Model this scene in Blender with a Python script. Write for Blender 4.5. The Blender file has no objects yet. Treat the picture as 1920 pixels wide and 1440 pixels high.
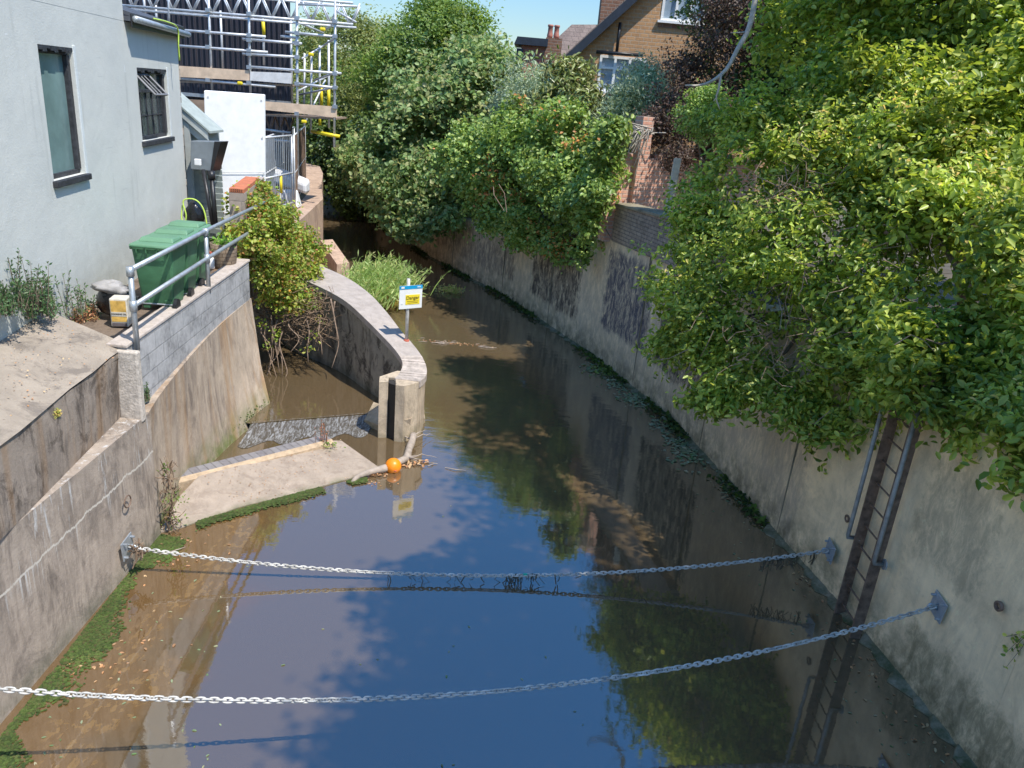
import bpy, math, random
import numpy as np
from mathutils import Vector, Matrix

# ------------------------------------------------------------------ camera, sky, sun
SC = bpy.context.scene
COL = SC.collection
FPX, TH, ROLL, CH = 1440.0, math.radians(20.4), math.radians(5.0), 5.5
cF = np.array([0, math.cos(TH), -math.sin(TH)])
r0 = np.array([1.0, 0, 0]); u0 = np.cross(r0, cF)
cR = r0*math.cos(ROLL) + u0*math.sin(ROLL); cU = np.cross(cR, cF)
CAM = np.array([0, 0, CH])
cd = bpy.data.cameras.new('camera'); cam = bpy.data.objects.new('camera', cd); COL.objects.link(cam)
cd.lens = 27.0; cd.sensor_width = 36.0; cd.clip_start = 0.05; cd.clip_end = 3000
cam.matrix_world = Matrix(((cR[0], cU[0], -cF[0], 0), (cR[1], cU[1], -cF[1], 0), (cR[2], cU[2], -cF[2], CH), (0, 0, 0, 1)))
SC.camera = cam
SUND = Vector((0.458, -0.332, 1.0)).normalized()
W = bpy.data.worlds.new('World'); SC.world = W; W.use_nodes = True
wn = W.node_tree; wb = wn.nodes['Background']; sky = wn.nodes.new('ShaderNodeTexSky')
sky.sky_type = 'NISHITA'; sky.sun_disc = False
sky.sun_elevation = math.asin(SUND.z); sky.sun_rotation = math.atan2(SUND.x, SUND.y)
sky.air_density = 1.0; sky.dust_density = 0.4; sky.ozone_density = 2.0
hs_ = wn.nodes.new('ShaderNodeHueSaturation'); hs_.inputs['Saturation'].default_value = 1.34
wn.links.new(sky.outputs[0], hs_.inputs['Color']); tc_ = wn.nodes.new('ShaderNodeTexCoord'); sx_ = wn.nodes.new('ShaderNodeSeparateXYZ'); wn.links.new(tc_.outputs['Generated'], sx_.inputs[0])
mr_ = wn.nodes.new('ShaderNodeMapRange'); wn.links.new(sx_.outputs[2], mr_.inputs[0]); mr_.inputs[1].default_value = 0; mr_.inputs[2].default_value = .45; mr_.inputs[3].default_value = .42; mr_.inputs[4].default_value = 1.2
wn.links.new(mr_.outputs[0], hs_.inputs['Value']); wn.links.new(hs_.outputs[0], wb.inputs[0]); wb.inputs[1].default_value = 0.15
sl = bpy.data.lights.new('sun', 'SUN'); sl.energy = 3.4; sl.angle = math.radians(0.6); sl.color = (1, .955, .88)
so = bpy.data.objects.new('sun', sl); COL.objects.link(so); so.location = (20, -15, 40)
so.rotation_euler = SUND.to_track_quat('Z', 'Y').to_euler()
SC.view_settings.view_transform = 'Standard'; SC.view_settings.look = 'None'
SC.view_settings.exposure = 0.8; SC.view_settings.gamma = 1
SC.cycles.max_bounces = 6; SC.cycles.transparent_max_bounces = 8
SC.cycles.use_denoising = True

# ------------------------------------------------------------------ measuring helpers (photo measurements -> metres)
def ray(px, py): return cF + cR*(px-960)/FPX - cU*(py-720)/FPX
def at(px, py, z=0.0):
    d = ray(px, py); return CAM + d*((z-CH)/d[2])
def ay(px, py, Y):
    d = ray(px, py); return CAM + d*(Y/d[1])
def onw(px, py, a, b):
    a = np.array(a[:2]); b = np.array(b[:2]); n = np.array([-(b-a)[1], (b-a)[0]])
    d = ray(px, py); return CAM + d*(((a-CAM[:2])@n)/(d[:2]@n))
rng = np.random.default_rng(7); random.seed(7)
V = lambda *a: np.array(a, float)

# ------------------------------------------------------------------ materials
def nm(name):
    m = bpy.data.materials.new(name); m.use_nodes = True; t = m.node_tree
    return m, t, t.nodes['Principled BSDF']
class N:
    def __init__(s, t): s.t = t; s.pos = None
    def P(s):
        if s.pos is None: s.pos = s.t.nodes.new('ShaderNodeNewGeometry').outputs['Position']
        return s.pos
    def n(s, ty, **k):
        o = s.t.nodes.new(ty)
        for a, b in k.items(): setattr(o, a, b)
        return o
    def L(s, a, b): s.t.links.new(a, b)
    def map(s, sc, v=None, rot=(0, 0, 0)):
        o = s.n('ShaderNodeMapping'); s.L(v or s.P(), o.inputs[0]); o.inputs['Scale'].default_value = sc if hasattr(sc, '__len__') else (sc,)*3
        o.inputs['Rotation'].default_value = rot
        return o.outputs[0]
    def noise(s, sc, det=6, rough=.6, v=None, dist=0):
        o = s.n('ShaderNodeTexNoise'); s.L(s.map(sc, v), o.inputs['Vector']); o.inputs['Scale'].default_value = 1
        o.inputs['Detail'].default_value = det; o.inputs['Roughness'].default_value = rough; o.inputs['Distortion'].default_value = dist
        return o.outputs['Fac']
    def rng(s, v, a, b, c=0, d=1, smooth=False):
        o = s.n('ShaderNodeMapRange'); s.L(v, o.inputs[0])
        for i, x in enumerate((a, b, c, d)): o.inputs[i+1].default_value = x
        if smooth: o.interpolation_type = 'SMOOTHSTEP'
        return o.outputs[0]
    def mul(s, a, b, op='MULTIPLY'):
        o = s.n('ShaderNodeMath', operation=op)
        for i, x in enumerate((a, b)):
            if isinstance(x, (int, float)): o.inputs[i].default_value = x
            else: s.L(x, o.inputs[i])
        return o.outputs[0]
    def mix(s, f, a, b, mode='MIX'):
        o = s.n('ShaderNodeMix', data_type='RGBA', blend_type=mode)
        if isinstance(f, (int, float)): o.inputs[0].default_value = f
        else: s.L(f, o.inputs[0])
        for i, x in ((6, a), (7, b)):
            if isinstance(x, tuple): o.inputs[i].default_value = (*x[:3], 1)
            else: s.L(x, o.inputs[i])
        return o.outputs[2]
    def xyz(s):
        o = s.n('ShaderNodeSeparateXYZ'); s.L(s.P(), o.inputs[0]); return o.outputs
    def bump(s, h, st, dist=.02):
        o = s.n('ShaderNodeBump'); o.inputs['Strength'].default_value = st; o.inputs['Distance'].default_value = dist; s.L(h, o.inputs['Height'])
        return o.outputs[0]

def plain(name, c, rough=.6, metal=0.0, var=.25, sc=6, bump=.15, spec=.5, bsc=40):
    m, t, b = nm(name); q = N(t)
    f = q.noise(sc, 5); c1 = tuple(x*(1-var) for x in c); c2 = tuple(min(1, x*(1+var)) for x in c)
    q.L(q.mix(q.rng(f, .3, .7), c1, c2), b.inputs['Base Color'])
    b.inputs['Roughness'].default_value = rough; b.inputs['Metallic'].default_value = metal; b.inputs['Specular IOR Level'].default_value = spec
    q.L(q.bump(q.noise(bsc, 3), bump, .01), b.inputs['Normal'])
    return m

def concrete(name, c, dark, ds=.6, streak=.5, moss=None, mz=(.0, .5), white=0, wz=(1.0, 1.7), ochre=0, rough=.9, sc=1.2, patch=None, fine=.3, seam=None):
    """weathered concrete: mottling, run-down streaks, optional lime, rust and moss near the water"""
    m, t, b = nm(name); q = N(t)
    z = q.xyz()[2]
    col = q.mix(q.rng(q.noise(sc*3, 8, .65), .3, .7), tuple(x*.82 for x in c), tuple(x*1.12 for x in c))
    st = q.noise((5.5, 5.5, .8), 9, .74, dist=.9)
    big = q.noise(sc, 5, .6)
    mk = q.mul(q.rng(st, .45, .62, 0, 1), q.rng(big, .38, .58, 0, 1))
    col = q.mix(q.mul(mk, streak), col, dark)
    mk2 = q.rng(q.noise((sc*1.9, sc*1.9, sc*1.3), 10, .76, dist=.8), .5, .6, 0, ds)
    col = q.mix(mk2, col, dark)
    col = q.mix(q.rng(q.noise(sc*6.5, 10, .8, dist=.5), .55, .62, 0, .35), col, tuple(x*.5+.5*y for x, y in zip(c, dark)))
    col = q.mix(q.rng(q.noise(sc*9, 8, .8), .58, .66, 0, .35), col, tuple(min(1, x*1.35) for x in c))
    if ochre:
        col = q.mix(q.mul(q.rng(q.noise((3.1, 3.1, .25), 4, .5), .52, .66), ochre), col, (.36, .20, .08))
    if white:
        w = q.mul(q.rng(q.noise((14, 14, 1.6), 5, .7), .56, .66), q.mul(q.rng(z, wz[0]-.35, wz[0]), q.rng(z, wz[1]+.05, wz[1])))
        col = q.mix(q.mul(w, white), col, (.62, .62, .6))
    if seam:   # pale lime weeping out of a cold joint
        zz = q.mul(z, q.rng(q.noise((3, 3, .2), 6, .7), .2, .8, -.06, .06), 'ADD'); dz = q.mul(q.mul(zz, seam, 'SUBTRACT'), 0, 'ABSOLUTE')
        col = q.mix(q.mul(q.rng(dz, .016, .008), q.rng(q.noise(7, 4), .3, .45, .35, .95)), col, (.60, .55, .47))
        dr = q.mul(q.rng(q.noise((17, 17, .5), 4, .6), .60, .66), q.mul(q.rng(zz, seam-.30, seam-.02), q.rng(zz, seam+.01, seam-.02)))
        col = q.mix(q.mul(dr, .8), col, (.62, .60, .56))
    if patch:
        for (a, bb, cc, dd, pc, ps) in patch:   # biofilm and darker stretches between two heights / distances, ragged
            y = q.xyz()[1]; wob = q.rng(q.noise(3.5, 8, .75), 0, 1, -.35, .35)
            yy = q.mul(y, wob, 'ADD'); zz = q.mul(z, wob, 'ADD')
            mm = q.mul(q.mul(q.rng(yy, a, a+.12), q.rng(yy, bb, bb-.12)), q.mul(q.rng(zz, cc, cc+.15), q.rng(zz, dd, dd-.15)))
            col = q.mix(q.mul(q.mul(mm, ps), q.rng(q.noise((9, 9, 3.4), 10, .8, dist=.6), .38, .56, .1, 1)), col, pc)
    if moss:
        w = q.mul(q.rng(q.noise(4, 6, .7), .35, .6), q.rng(z, mz[1], mz[0]))
        col = q.mix(w, col, moss)
    col = q.mix(q.rng(q.noise(45, 4, .6), .62, .7, 0, fine), col, tuple(x*.35 for x in c))
    q.L(col, b.inputs['Base Color']); b.inputs['Roughness'].default_value = rough; b.inputs['Specular IOR Level'].default_value = .25
    hh = q.mul(q.noise(26, 10, .78), q.mul(q.noise(3, 4), 1.2), 'ADD')
    q.L(q.bump(hh, .55, .02), b.inputs['Normal'])
    return m

def brick(name, c1, c2, mortar, d, bw=.225, rh=.075, ms=.012, dirt=.3, bump=.6):
    m, t, b = nm(name); q = N(t)
    dt = q.n('ShaderNodeVectorMath', operation='DOT_PRODUCT'); q.L(q.P(), dt.inputs[0]); dt.inputs[1].default_value = (d[0], d[1], 0)
    cb = q.n('ShaderNodeCombineXYZ'); q.L(dt.outputs['Value'], cb.inputs[0]); q.L(q.xyz()[2], cb.inputs[1])
    wob = q.n('ShaderNodeTexNoise'); q.L(q.P(), wob.inputs['Vector']); wob.inputs['Scale'].default_value = 9
    vv = q.n('ShaderNodeVectorMath', operation='MULTIPLY_ADD'); q.L(wob.outputs['Color'], vv.inputs[0]); vv.inputs[1].default_value = (.012,)*3; q.L(cb.outputs[0], vv.inputs[2])
    br = q.n('ShaderNodeTexBrick'); q.L(vv.outputs[0], br.inputs['Vector']); br.inputs['Scale'].default_value = 1
    br.inputs['Brick Width'].default_value = bw; br.inputs['Row Height'].default_value = rh; br.inputs['Mortar Size'].default_value = ms
    br.inputs['Mortar Smooth'].default_value = .3; br.inputs['Bias'].default_value = 0
    br.inputs['Color1'].default_value = (*c1, 1); br.inputs['Color2'].default_value = (*c2, 1); br.inputs['Mortar'].default_value = (*mortar, 1)
    col = q.mix(q.rng(q.noise(2.2, 6, .7), .45, .7, 0, dirt), br.outputs['Color'], tuple(x*.3 for x in c1))
    col = q.mix(q.rng(q.noise(14, 3), .35, .7, 0, .35), col, tuple(min(1, x*1.5) for x in c2))
    q.L(col, b.inputs['Base Color']); b.inputs['Roughness'].default_value = .9; b.inputs['Specular IOR Level'].default_value = .2
    q.L(q.bump(q.mul(q.mul(br.outputs['Fac'], -1.0), q.mul(q.noise(30, 4), .4), 'ADD'), bump, .012), b.inputs['Normal'])
    return m

def leafm(name, cols, trans=.35, rough=.45):
    m, t, b = nm(name); q = N(t)
    g = q.n('ShaderNodeNewGeometry')
    cr = q.n('ShaderNodeValToRGB'); q.L(g.outputs['Random Per Island'], cr.inputs[0])
    e = cr.color_ramp.elements; cols = [tuple(min(.9, x*1.5) for x in c) for c in cols]
    for i, c in enumerate(cols):
        x = i/(len(cols)-1)
        if i == 0: k = e[0]; k.position = 0
        elif i == len(cols)-1: k = e[-1]; k.position = 1
        else: k = e.new(x)
        k.color = (*c, 1)
    big = q.rng(q.noise(1.1, 3), .35, .65, .75, 1.2)
    col = q.mix(1.0, cr.outputs[0], (1, 1, 1), 'MULTIPLY')
    hs = q.n('ShaderNodeHueSaturation'); q.L(cr.outputs[0], hs.inputs['Color']); q.L(big, hs.inputs['Value'])
    q.L(hs.outputs[0], b.inputs['Base Color']); b.inputs['Roughness'].default_value = rough; b.inputs['Specular IOR Level'].default_value = .4
    tr = q.n('ShaderNodeBsdfTranslucent')
    h2 = q.n('ShaderNodeHueSaturation'); q.L(hs.outputs[0], h2.inputs['Color']); h2.inputs['Value'].default_value = 1.7; h2.inputs['Saturation'].default_value = 1.1; h2.inputs['Hue'].default_value = .48
    q.L(h2.outputs[0], tr.inputs[0])
    ms = q.n('ShaderNodeMixShader'); ms.inputs[0].default_value = trans
    q.L(b.outputs[0], ms.inputs[1]); q.L(tr.outputs[0], ms.inputs[2]); q.L(ms.outputs[0], t.nodes['Material Output'].inputs[0])
    return m

# ------------------------------------------------------------------ mesh builder
class MB:
    def __init__(s): s.v = []; s.f = []
    def add(s, vs, fs):
        o = len(s.v); s.v += [tuple(map(float, x)) for x in vs]; s.f += [tuple(i+o for i in f) for f in fs]; return s
    def hexa(s, b, t):   # bottom quad, top quad
        return s.add(list(b)+list(t), [(3, 2, 1, 0), (4, 5, 6, 7)]+[(i, (i+1) % 4, 4+(i+1) % 4, 4+i) for i in range(4)])
    def prism(s, poly, z0, z1):
        n = len(poly); f0 = z0 if hasattr(z0, '__len__') else [z0]*n; f1 = z1 if hasattr(z1, '__len__') else [z1]*n
        ar = sum(poly[i][0]*poly[(i+1) % n][1]-poly[(i+1) % n][0]*poly[i][1] for i in range(n))
        if ar < 0: poly = poly[::-1]; f0 = f0[::-1]; f1 = f1[::-1]
        vs = [(p[0], p[1], f0[i]) for i, p in enumerate(poly)]+[(p[0], p[1], f1[i]) for i, p in enumerate(poly)]
        return s.add(vs, [tuple(range(n))[::-1], tuple(range(n, 2*n))]+[(i, (i+1) % n, n+(i+1) % n, n+i) for i in range(n)])
    def box(s, c, sz, ax=None):   # centre, full size, axes rows
        c = np.array(c, float); ax = np.eye(3) if ax is None else np.array(ax, float); h = np.array(sz, float)/2
        q = [(-1, -1), (1, -1), (1, 1), (-1, 1)]
        P = [c+ax[0]*h[0]*a+ax[1]*h[1]*b+ax[2]*h[2]*k for k in (-1, 1) for a, b in q]
        return s.hexa(P[:4], P[4:])
    def tube(s, pts, r, n=8, cap=True):
        pts = [np.array(p, float) for p in pts]; m = len(pts); rs = r if hasattr(r, '__len__') else [r]*m
        o = len(s.v); prev = None
        for i, p in enumerate(pts):
            d = pts[min(i+1, m-1)]-pts[max(i-1, 0)]; d = d/(np.linalg.norm(d)+1e-9)
            if prev is None:
                a = np.cross(d, V(0, 0, 1) if abs(d[2]) < .9 else V(1, 0, 0))
            else: a = prev-d*(prev@d)
            a = a/(np.linalg.norm(a)+1e-9); prev = a; b = np.cross(d, a)
            for k in range(n):
                w = 2*math.pi*k/n; s.v.append(tuple(p+(a*math.cos(w)+b*math.sin(w))*rs[i]))
        for i in range(m-1):
            for k in range(n):
                s.f.append((o+i*n+k, o+i*n+(k+1) % n, o+(i+1)*n+(k+1) % n, o+(i+1)*n+k))
        if cap: s.f.append(tuple(o+k for k in range(n))[::-1]); s.f.append(tuple(o+(m-1)*n+k for k in range(n)))
        return s
    def lathe(s, c, prof, n=20, close=True):
        o = len(s.v)
        for r, z in prof:
            for k in range(n):
                w = 2*math.pi*k/n; s.v.append((c[0]+r*math.cos(w), c[1]+r*math.sin(w), c[2]+z))
        for i in range(len(prof)-1):
            for k in range(n): s.f.append((o+i*n+k, o+i*n+(k+1) % n, o+(i+1)*n+(k+1) % n, o+(i+1)*n+k))
        if close: s.f.append(tuple(o+k for k in range(n))[::-1]); s.f.append(tuple(o+(len(prof)-1)*n+k for k in range(n)))
        return s
    def build(s, name, mat, parent=None, smooth=False, bevel=0):
        me = bpy.data.meshes.new(name); o = bpy.data.objects.new(name, me)
        off = V(0, 0, 0)
        pp = parent
        while pp is not None: off = off+np.array(pp.location); pp = pp.parent
        me.from_pydata([tuple(np.array(p)-off) for p in s.v], [], s.f); me.update()
        if mat: me.materials.append(mat)
        if smooth:
            for p in me.polygons: p.use_smooth = True
        COL.objects.link(o)
        if parent is not None: o.parent = parent
        if bevel:
            b = o.modifiers.new('b', 'BEVEL'); b.width = bevel; b.segments = 2; b.limit_method = 'ANGLE'
        return o
def tag(o, label=None, cat=None, group=None, kind=None):
    if cat and not kind: kind = 'thing'
    for k, v in (('label', label), ('category', cat), ('group', group), ('kind', kind)):
        if v: o[k] = v
    return o
def empty(name, loc, label, cat, group=None):
    o = bpy.data.objects.new(name, None); COL.objects.link(o); o.location = tuple(map(float, loc)); o.empty_display_size = .2
    return tag(o, label, cat, group, 'thing')
def copy_tree(o, parent=None):
    c = o.copy(); COL.objects.link(c)
    if parent is not None: c.parent = parent
    for ch in list(o.children): copy_tree(ch, c)
    return c

def raw_mesh(name, vs, fs, mat, parent=None):
    me = bpy.data.meshes.new(name); off = V(0, 0, 0)
    if parent is not None: off = np.array(parent.location)
    vs = (vs-off).astype(np.float32); k = fs.shape[1]
    me.vertices.add(len(vs)); me.vertices.foreach_set('co', vs.ravel())
    me.loops.add(fs.size); me.loops.foreach_set('vertex_index', fs.astype(np.int32).ravel())
    me.polygons.add(len(fs)); me.polygons.foreach_set('loop_start', np.arange(0, fs.size, k, dtype=np.int32)); me.polygons.foreach_set('loop_total', np.full(len(fs), k, np.int32))
    me.update(calc_edges=True); me.materials.append(mat)
    o = bpy.data.objects.new(name, me); COL.objects.link(o)
    if parent is not None: o.parent = parent
    return o
def unit(a): return a/(np.linalg.norm(a, axis=-1, keepdims=True)+1e-9)
def leaves(name, P, Nn, L, Wd, mat, parent=None, D=None, fold=.25, hexl=False, droop=0):
    n = len(P); Nn = unit(Nn); D = rng.normal(size=(n, 3)) if D is None else D
    D = unit(D-Nn*np.sum(D*Nn, 1, keepdims=True)); S = np.cross(Nn, D)
    s = (L*rng.uniform(.65, 1.25, n))[:, None]; w = s*Wd
    up = Nn*(s*fold*Wd)
    if hexl:
        pts = [P, P+D*s*.3+S*w*.42+up*.8, P+D*s*.7+S*w*.40+up*.7, P+D*s-Nn*s*.12, P+D*s*.7-S*w*.40+up*.7, P+D*s*.3-S*w*.42+up*.8]
        vs = np.stack(pts, 1).reshape(-1, 3); o = (np.arange(n)*6)[:, None]
        fs = np.concatenate([o+np.array([[0, 1, 2, 3]]), o+np.array([[0, 3, 4, 5]])], 0)
    else:
        pts = [P, P+D*s*.5+S*w*.5+up, P+D*s, P+D*s*.5-S*w*.5+up]
        vs = np.stack(pts, 1).reshape(-1, 3); o = (np.arange(n)*4)[:, None]
        fs = np.concatenate([o+np.array([[0, 1, 2]]), o+np.array([[0, 2, 3]])], 0)
    return raw_mesh(name, vs, fs, mat, parent)
def sn(p, f, ph=0.0):
    x, y, z = p[:, 0]*f, p[:, 1]*f, p[:, 2]*f
    return (np.sin(x+1.7*np.sin(y*.9+ph)+ph)+np.sin(y*1.13+1.5*np.sin(z*1.1)+2*ph)+np.sin(z*1.21+1.6*np.sin(x*.8)+3*ph)+.6*np.sin(2.3*x+1.9*y+ph)+.6*np.sin(2.1*z-1.7*y))/3.2
def crown(lobes, ncl, per, spread, gap=.1, freq=1.6, shell=.5, upb=.75, lump=.22, outb=.55, jit=.55, cav=None, cavf=2.3, spray=0.0):
    """leaf positions and normals: twig clusters through the outer volume of overlapping lobes"""
    lobes = [(np.array(l[0], float), np.array(l[1] if hasattr(l[1], '__len__') else (l[1],)*3, float)) for l in lobes]
    wt = np.array([(l[1].prod())**(2/3) for l in lobes]); wt /= wt.sum()
    ps, ns = [], []
    for (c, r), w in zip(lobes, wt):
        k = max(3, int(ncl*w)); d = unit(rng.normal(size=(k, 3)))
        d = d[(d[:, 2] > -.55) | (rng.random(k) < .45)]; k = len(d)
        ph = rng.uniform(0, 6)
        lm = 1+lump*sn(d*3.1+c, 1.0, ph)+lump*.5*sn(d*7+c, 1., ph)
        rr = (shell+(1-shell)*rng.random(k)**.6)*lm
        if spray: sp = rng.random(k) < spray; rr = np.where(sp, lm*rng.uniform(.98, 1.30, k), rr)
        p = c+d*r*rr[:, None]
        keep = (sn(p, freq, 1.3) > (-.62+gap*2*(rr > .8)))
        if cav: keep &= ~((sn(p*V(1, 1, 1.5), cavf, 4.4) < cav) & (rr > .66))
        ps.append(p[keep]); ns.append(d[keep])
    p = np.concatenate(ps); d = np.concatenate(ns)
    tilt = rng.normal(size=p.shape)*.35
    P = np.repeat(p, per, 0)+rng.normal(size=(len(p)*per, 3))*spread*V(1, 1, .7)
    Nn = np.repeat(d*outb+tilt, per, 0)+V(0, 0, upb)+rng.normal(size=P.shape)*jit
    return P, Nn
def limbs(mb, base, tips, r, n=6, wob=.12):
    for tp in tips:
        base = np.array(base, float); tp = np.array(tp, float); k = 6; pts = []
        L = np.linalg.norm(tp-base)
        for i in range(k+1):
            t = i/k; pts.append(base*(1-t)+tp*t+V(0, 0, .12*L*math.sin(math.pi*t))*0.6+(rng.normal(size=3)*wob*L*.25*math.sin(math.pi*t)))
        mb.tube(pts, [r*(1-.85*i/k) for i in range(k+1)], n)
    return mb

# ------------------------------------------------------------------ shared materials
M = {}
M['bark'] = plain('bark', (.16, .12, .085), .9, bump=.6, sc=12, var=.4)
M['bark_pale'] = plain('pale_bark', (.42, .37, .30), .85, bump=.5, sc=14, var=.3)
M['galv'] = plain('galvanised_steel', (.42, .45, .47), .45, .55, sc=9, var=.18, bump=.1)
M['scaf'] = plain('scaffold_steel', (.60, .61, .61), .5, .35, sc=7, var=.2, bump=.1)
M['chain'] = plain('chain_steel', (.52, .50, .45), .6, .15, sc=11, var=.38, bump=.35)
M['dgalv'] = plain('dull_steel', (.30, .29, .26), .6, .3, sc=9, var=.3, bump=.2)
M['rust'] = plain('rusty_steel', (.20, .135, .095), .75, .3, sc=12, var=.5, bump=.5)
M['white'] = plain('white_paint', (.84, .84, .82), .5, var=.07, bump=.05)
M['black'] = plain('black_plastic', (.018, .018, .02), .4, var=.3, bump=.15)
M['darkframe'] = plain('dark_paint', (.035, .036, .04), .6, var=.5, bump=.6, sc=14)
M['wood'] = plain('scaffold_board', (.74, .54, .36), .8, var=.2, sc=4, bump=.3)
M['yellow'] = plain('yellow_plastic', (.80, .62, .02), .5, var=.1)
M['root'] = plain('root_bark', (.24, .17, .12), .9, var=.35, sc=20, bump=.5)
M['orange'] = plain('orange_plastic', (.90, .26, .008), .38, var=.06, bump=.06)
M['redc'] = plain('red_band', (.5, .12, .07), .7)

# ================================================================== SETTING: water, banks
def water_mat():
    m, t, b = nm('murky_water'); q = N(t); x, y, z = q.xyz()
    wob = q.rng(q.noise(1.3, 5, .6), .3, .7, -.5, .5)
    # shallow silt shelf along the left wall, its bed showing ochre through little water
    sh = q.mul(q.rng(q.mul(x, wob, 'ADD'), -2.6, -3.5, 0, 1, True), q.rng(y, 10.0, 9.0))
    blot = q.mul(q.rng(q.noise((13, 8, 1), 4, .6, dist=.5), .54, .565), q.mul(q.rng(q.mul(x, q.mul(wob, .6), 'ADD'), -3.05, -3.25, 0, 1, True), q.rng(q.mul(x, q.mul(wob, .5), 'ADD'), -3.8, -3.6, 0, 1, True)))
    col = q.mix(sh, (.110, .076, .040), (.135, .078, .030))
    col = q.mix(q.mul(blot, q.mul(sh, .8)), col, (.21, .125, .045))
    far = q.rng(q.noise((.5, .35, 1), 5, .6), .4, .65)
    col = q.mix(q.mul(q.rng(y, 11, 15), far), col, (.105, .080, .045))
    q.L(col, b.inputs['Base Color']); b.inputs['Roughness'].default_value = .015
    b.inputs['IOR'].default_value = 2.75; b.inputs['Specular IOR Level'].default_value = .5
    n1 = q.noise((2.2, 5, 1), 3, .5); n2 = q.noise((9, 16, 1), 4, .6)
    calm = q.rng(y, 9, 15, .05, .28)
    h = q.mul(q.mul(n1, q.mul(calm, 1.0)), q.mul(n2, q.mul(calm, .28)), 'ADD')
    q.L(q.bump(h, .35, .05), b.inputs['Normal'])
    return m
M['water'] = water_mat()
def fast_water():
    m, t, b = nm('broken_water'); q = N(t)
    f = q.noise((22, 6, 1), 8, .72, dist=1.5)
    q.L(q.mix(q.rng(f, .46, .76), (.085, .070, .050), (.50, .51, .51)), b.inputs['Base Color'])
    b.inputs['Roughness'].default_value = .08; b.inputs['IOR'].default_value = 1.6
    q.L(q.bump(f, .6, .03), b.inputs['Normal']); return m
M['fast'] = fast_water()
wm = MB(); wm.add([(-60, -12, 0), (30, -12, 0), (30, 90, 0), (-60, 90, 0)], [(0, 1, 2, 3)])
tag(wm.build('river_water', M['water']), kind='structure')

# right wall: foot line read from the waterline, top heights along it
RB = [V(4.75, -8, 0), V(4.72, 0, 0), V(4.6, 5.61, 0), V(4.3, 7.6, 0), V(3.76, 10.43, 0), V(3.03, 13.77, 0), V(1.70, 17.4, 0), V(1.5, 17.8, 0), V(-.37, 21.9, 0), V(-3.4, 27.0, 0), V(-6.8, 34.1, 0), V(-12, 42, 0), V(-24, 52, 0), V(-50, 64, 0)]
RT = [2.92, 2.92, 2.92, 2.9, 2.88, 2.82, 2.74, 2.72, 1.95, 1.6, 1.6, 1.6, 1.6, 1.6]
LB = [(-3.9, -8), (-4.07, 4.5), (-4.24, 8.26), (-4.62, 12.9), (-6.4, 14.2), (-6.8, 20.5), (-6.6, 23.5), (-7.1, 26.5), (-9.2, 34), (-16, 42), (-30, 50), (-55, 58)]

M['earth'] = plain('bank_earth', (.10, .08, .05), .95, var=.4, sc=2, bump=.8, bsc=12)
M['yard'] = concrete('yard_ground', (.20, .15, .11), (.07, .05, .035), .6, .1, ochre=.5)
g = MB()
outer_r = [(x+.25, y) for x, y, _ in RB]
g.add([(x, y, 1.55 if y > 19 else 2.86) for x, y in outer_r]+[(-50, 400, 2.2), (500, 400, 2.6), (500, -60, 2.8), (5, -60, 2.8)], [tuple(range(len(RB)+4))[::-1]])
lo = [(x-.2, y) for x, y in LB]
g.add([(x, y, 2.40 if y < 21 else 1.98) for x, y in lo]+[(-60, 400, 2.2), (-500, 400, 2.4), (-500, -60, 2.4), (-4.4, -60, 2.4)], [tuple(range(len(LB)+4))])
tag(g.build('ground', M['earth']), kind='structure')

# ---- right retaining wall
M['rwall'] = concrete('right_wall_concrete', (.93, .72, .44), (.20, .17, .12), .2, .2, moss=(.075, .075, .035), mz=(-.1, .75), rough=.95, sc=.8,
    patch=[(9.2, 60, -1, 5, (.38, .31, .245), .62), (12.0, 14.6, .7, 2.75, (.03, .025, .022), .95), (14.9, 17.0, .75, 2.65, (.085, .08, .10), .95), (18.0, 20.6, .5, 2.3, (.05, .04, .035), .9), (21.6, 26.5, .5, 1.7, (.08, .06, .05), .6),  # first entry darkens the whole far stretch; the rest are biofilm patches
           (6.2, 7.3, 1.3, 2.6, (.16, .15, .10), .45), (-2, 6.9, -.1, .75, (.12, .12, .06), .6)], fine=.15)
rw = empty('retaining_wall', RB[4], 'long pale concrete flood wall on the right bank with a steel ladder fixed to it', 'wall')
m = MB()
for i in range(len(RB)-1):
    a, b = RB[i], RB[i+1]; za, zb = RT[i], RT[i+1]
    if i == 7: za = 2.1
    d = (b-a)[:2]; d = d/np.linalg.norm(d); nr = V(d[1], -d[0], 0)
    bt = .05
    m.hexa([a-V(0, 0, .3), a+nr*.45-V(0, 0, .3), b+nr*.45-V(0, 0, .3), b-V(0, 0, .3)],
           [a+nr*bt+V(0, 0, za), a+nr*.45+V(0, 0, za), b+nr*.45+V(0, 0, zb), b+nr*bt+V(0, 0, zb)])
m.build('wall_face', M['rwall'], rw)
m = MB()   # toe ledge a hand above the water
M['toe'] = concrete('toe_concrete', (.30, .26, .18), (.07, .07, .05), .5, .3, moss=(.05, .07, .025), mz=(0, .25))
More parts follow.
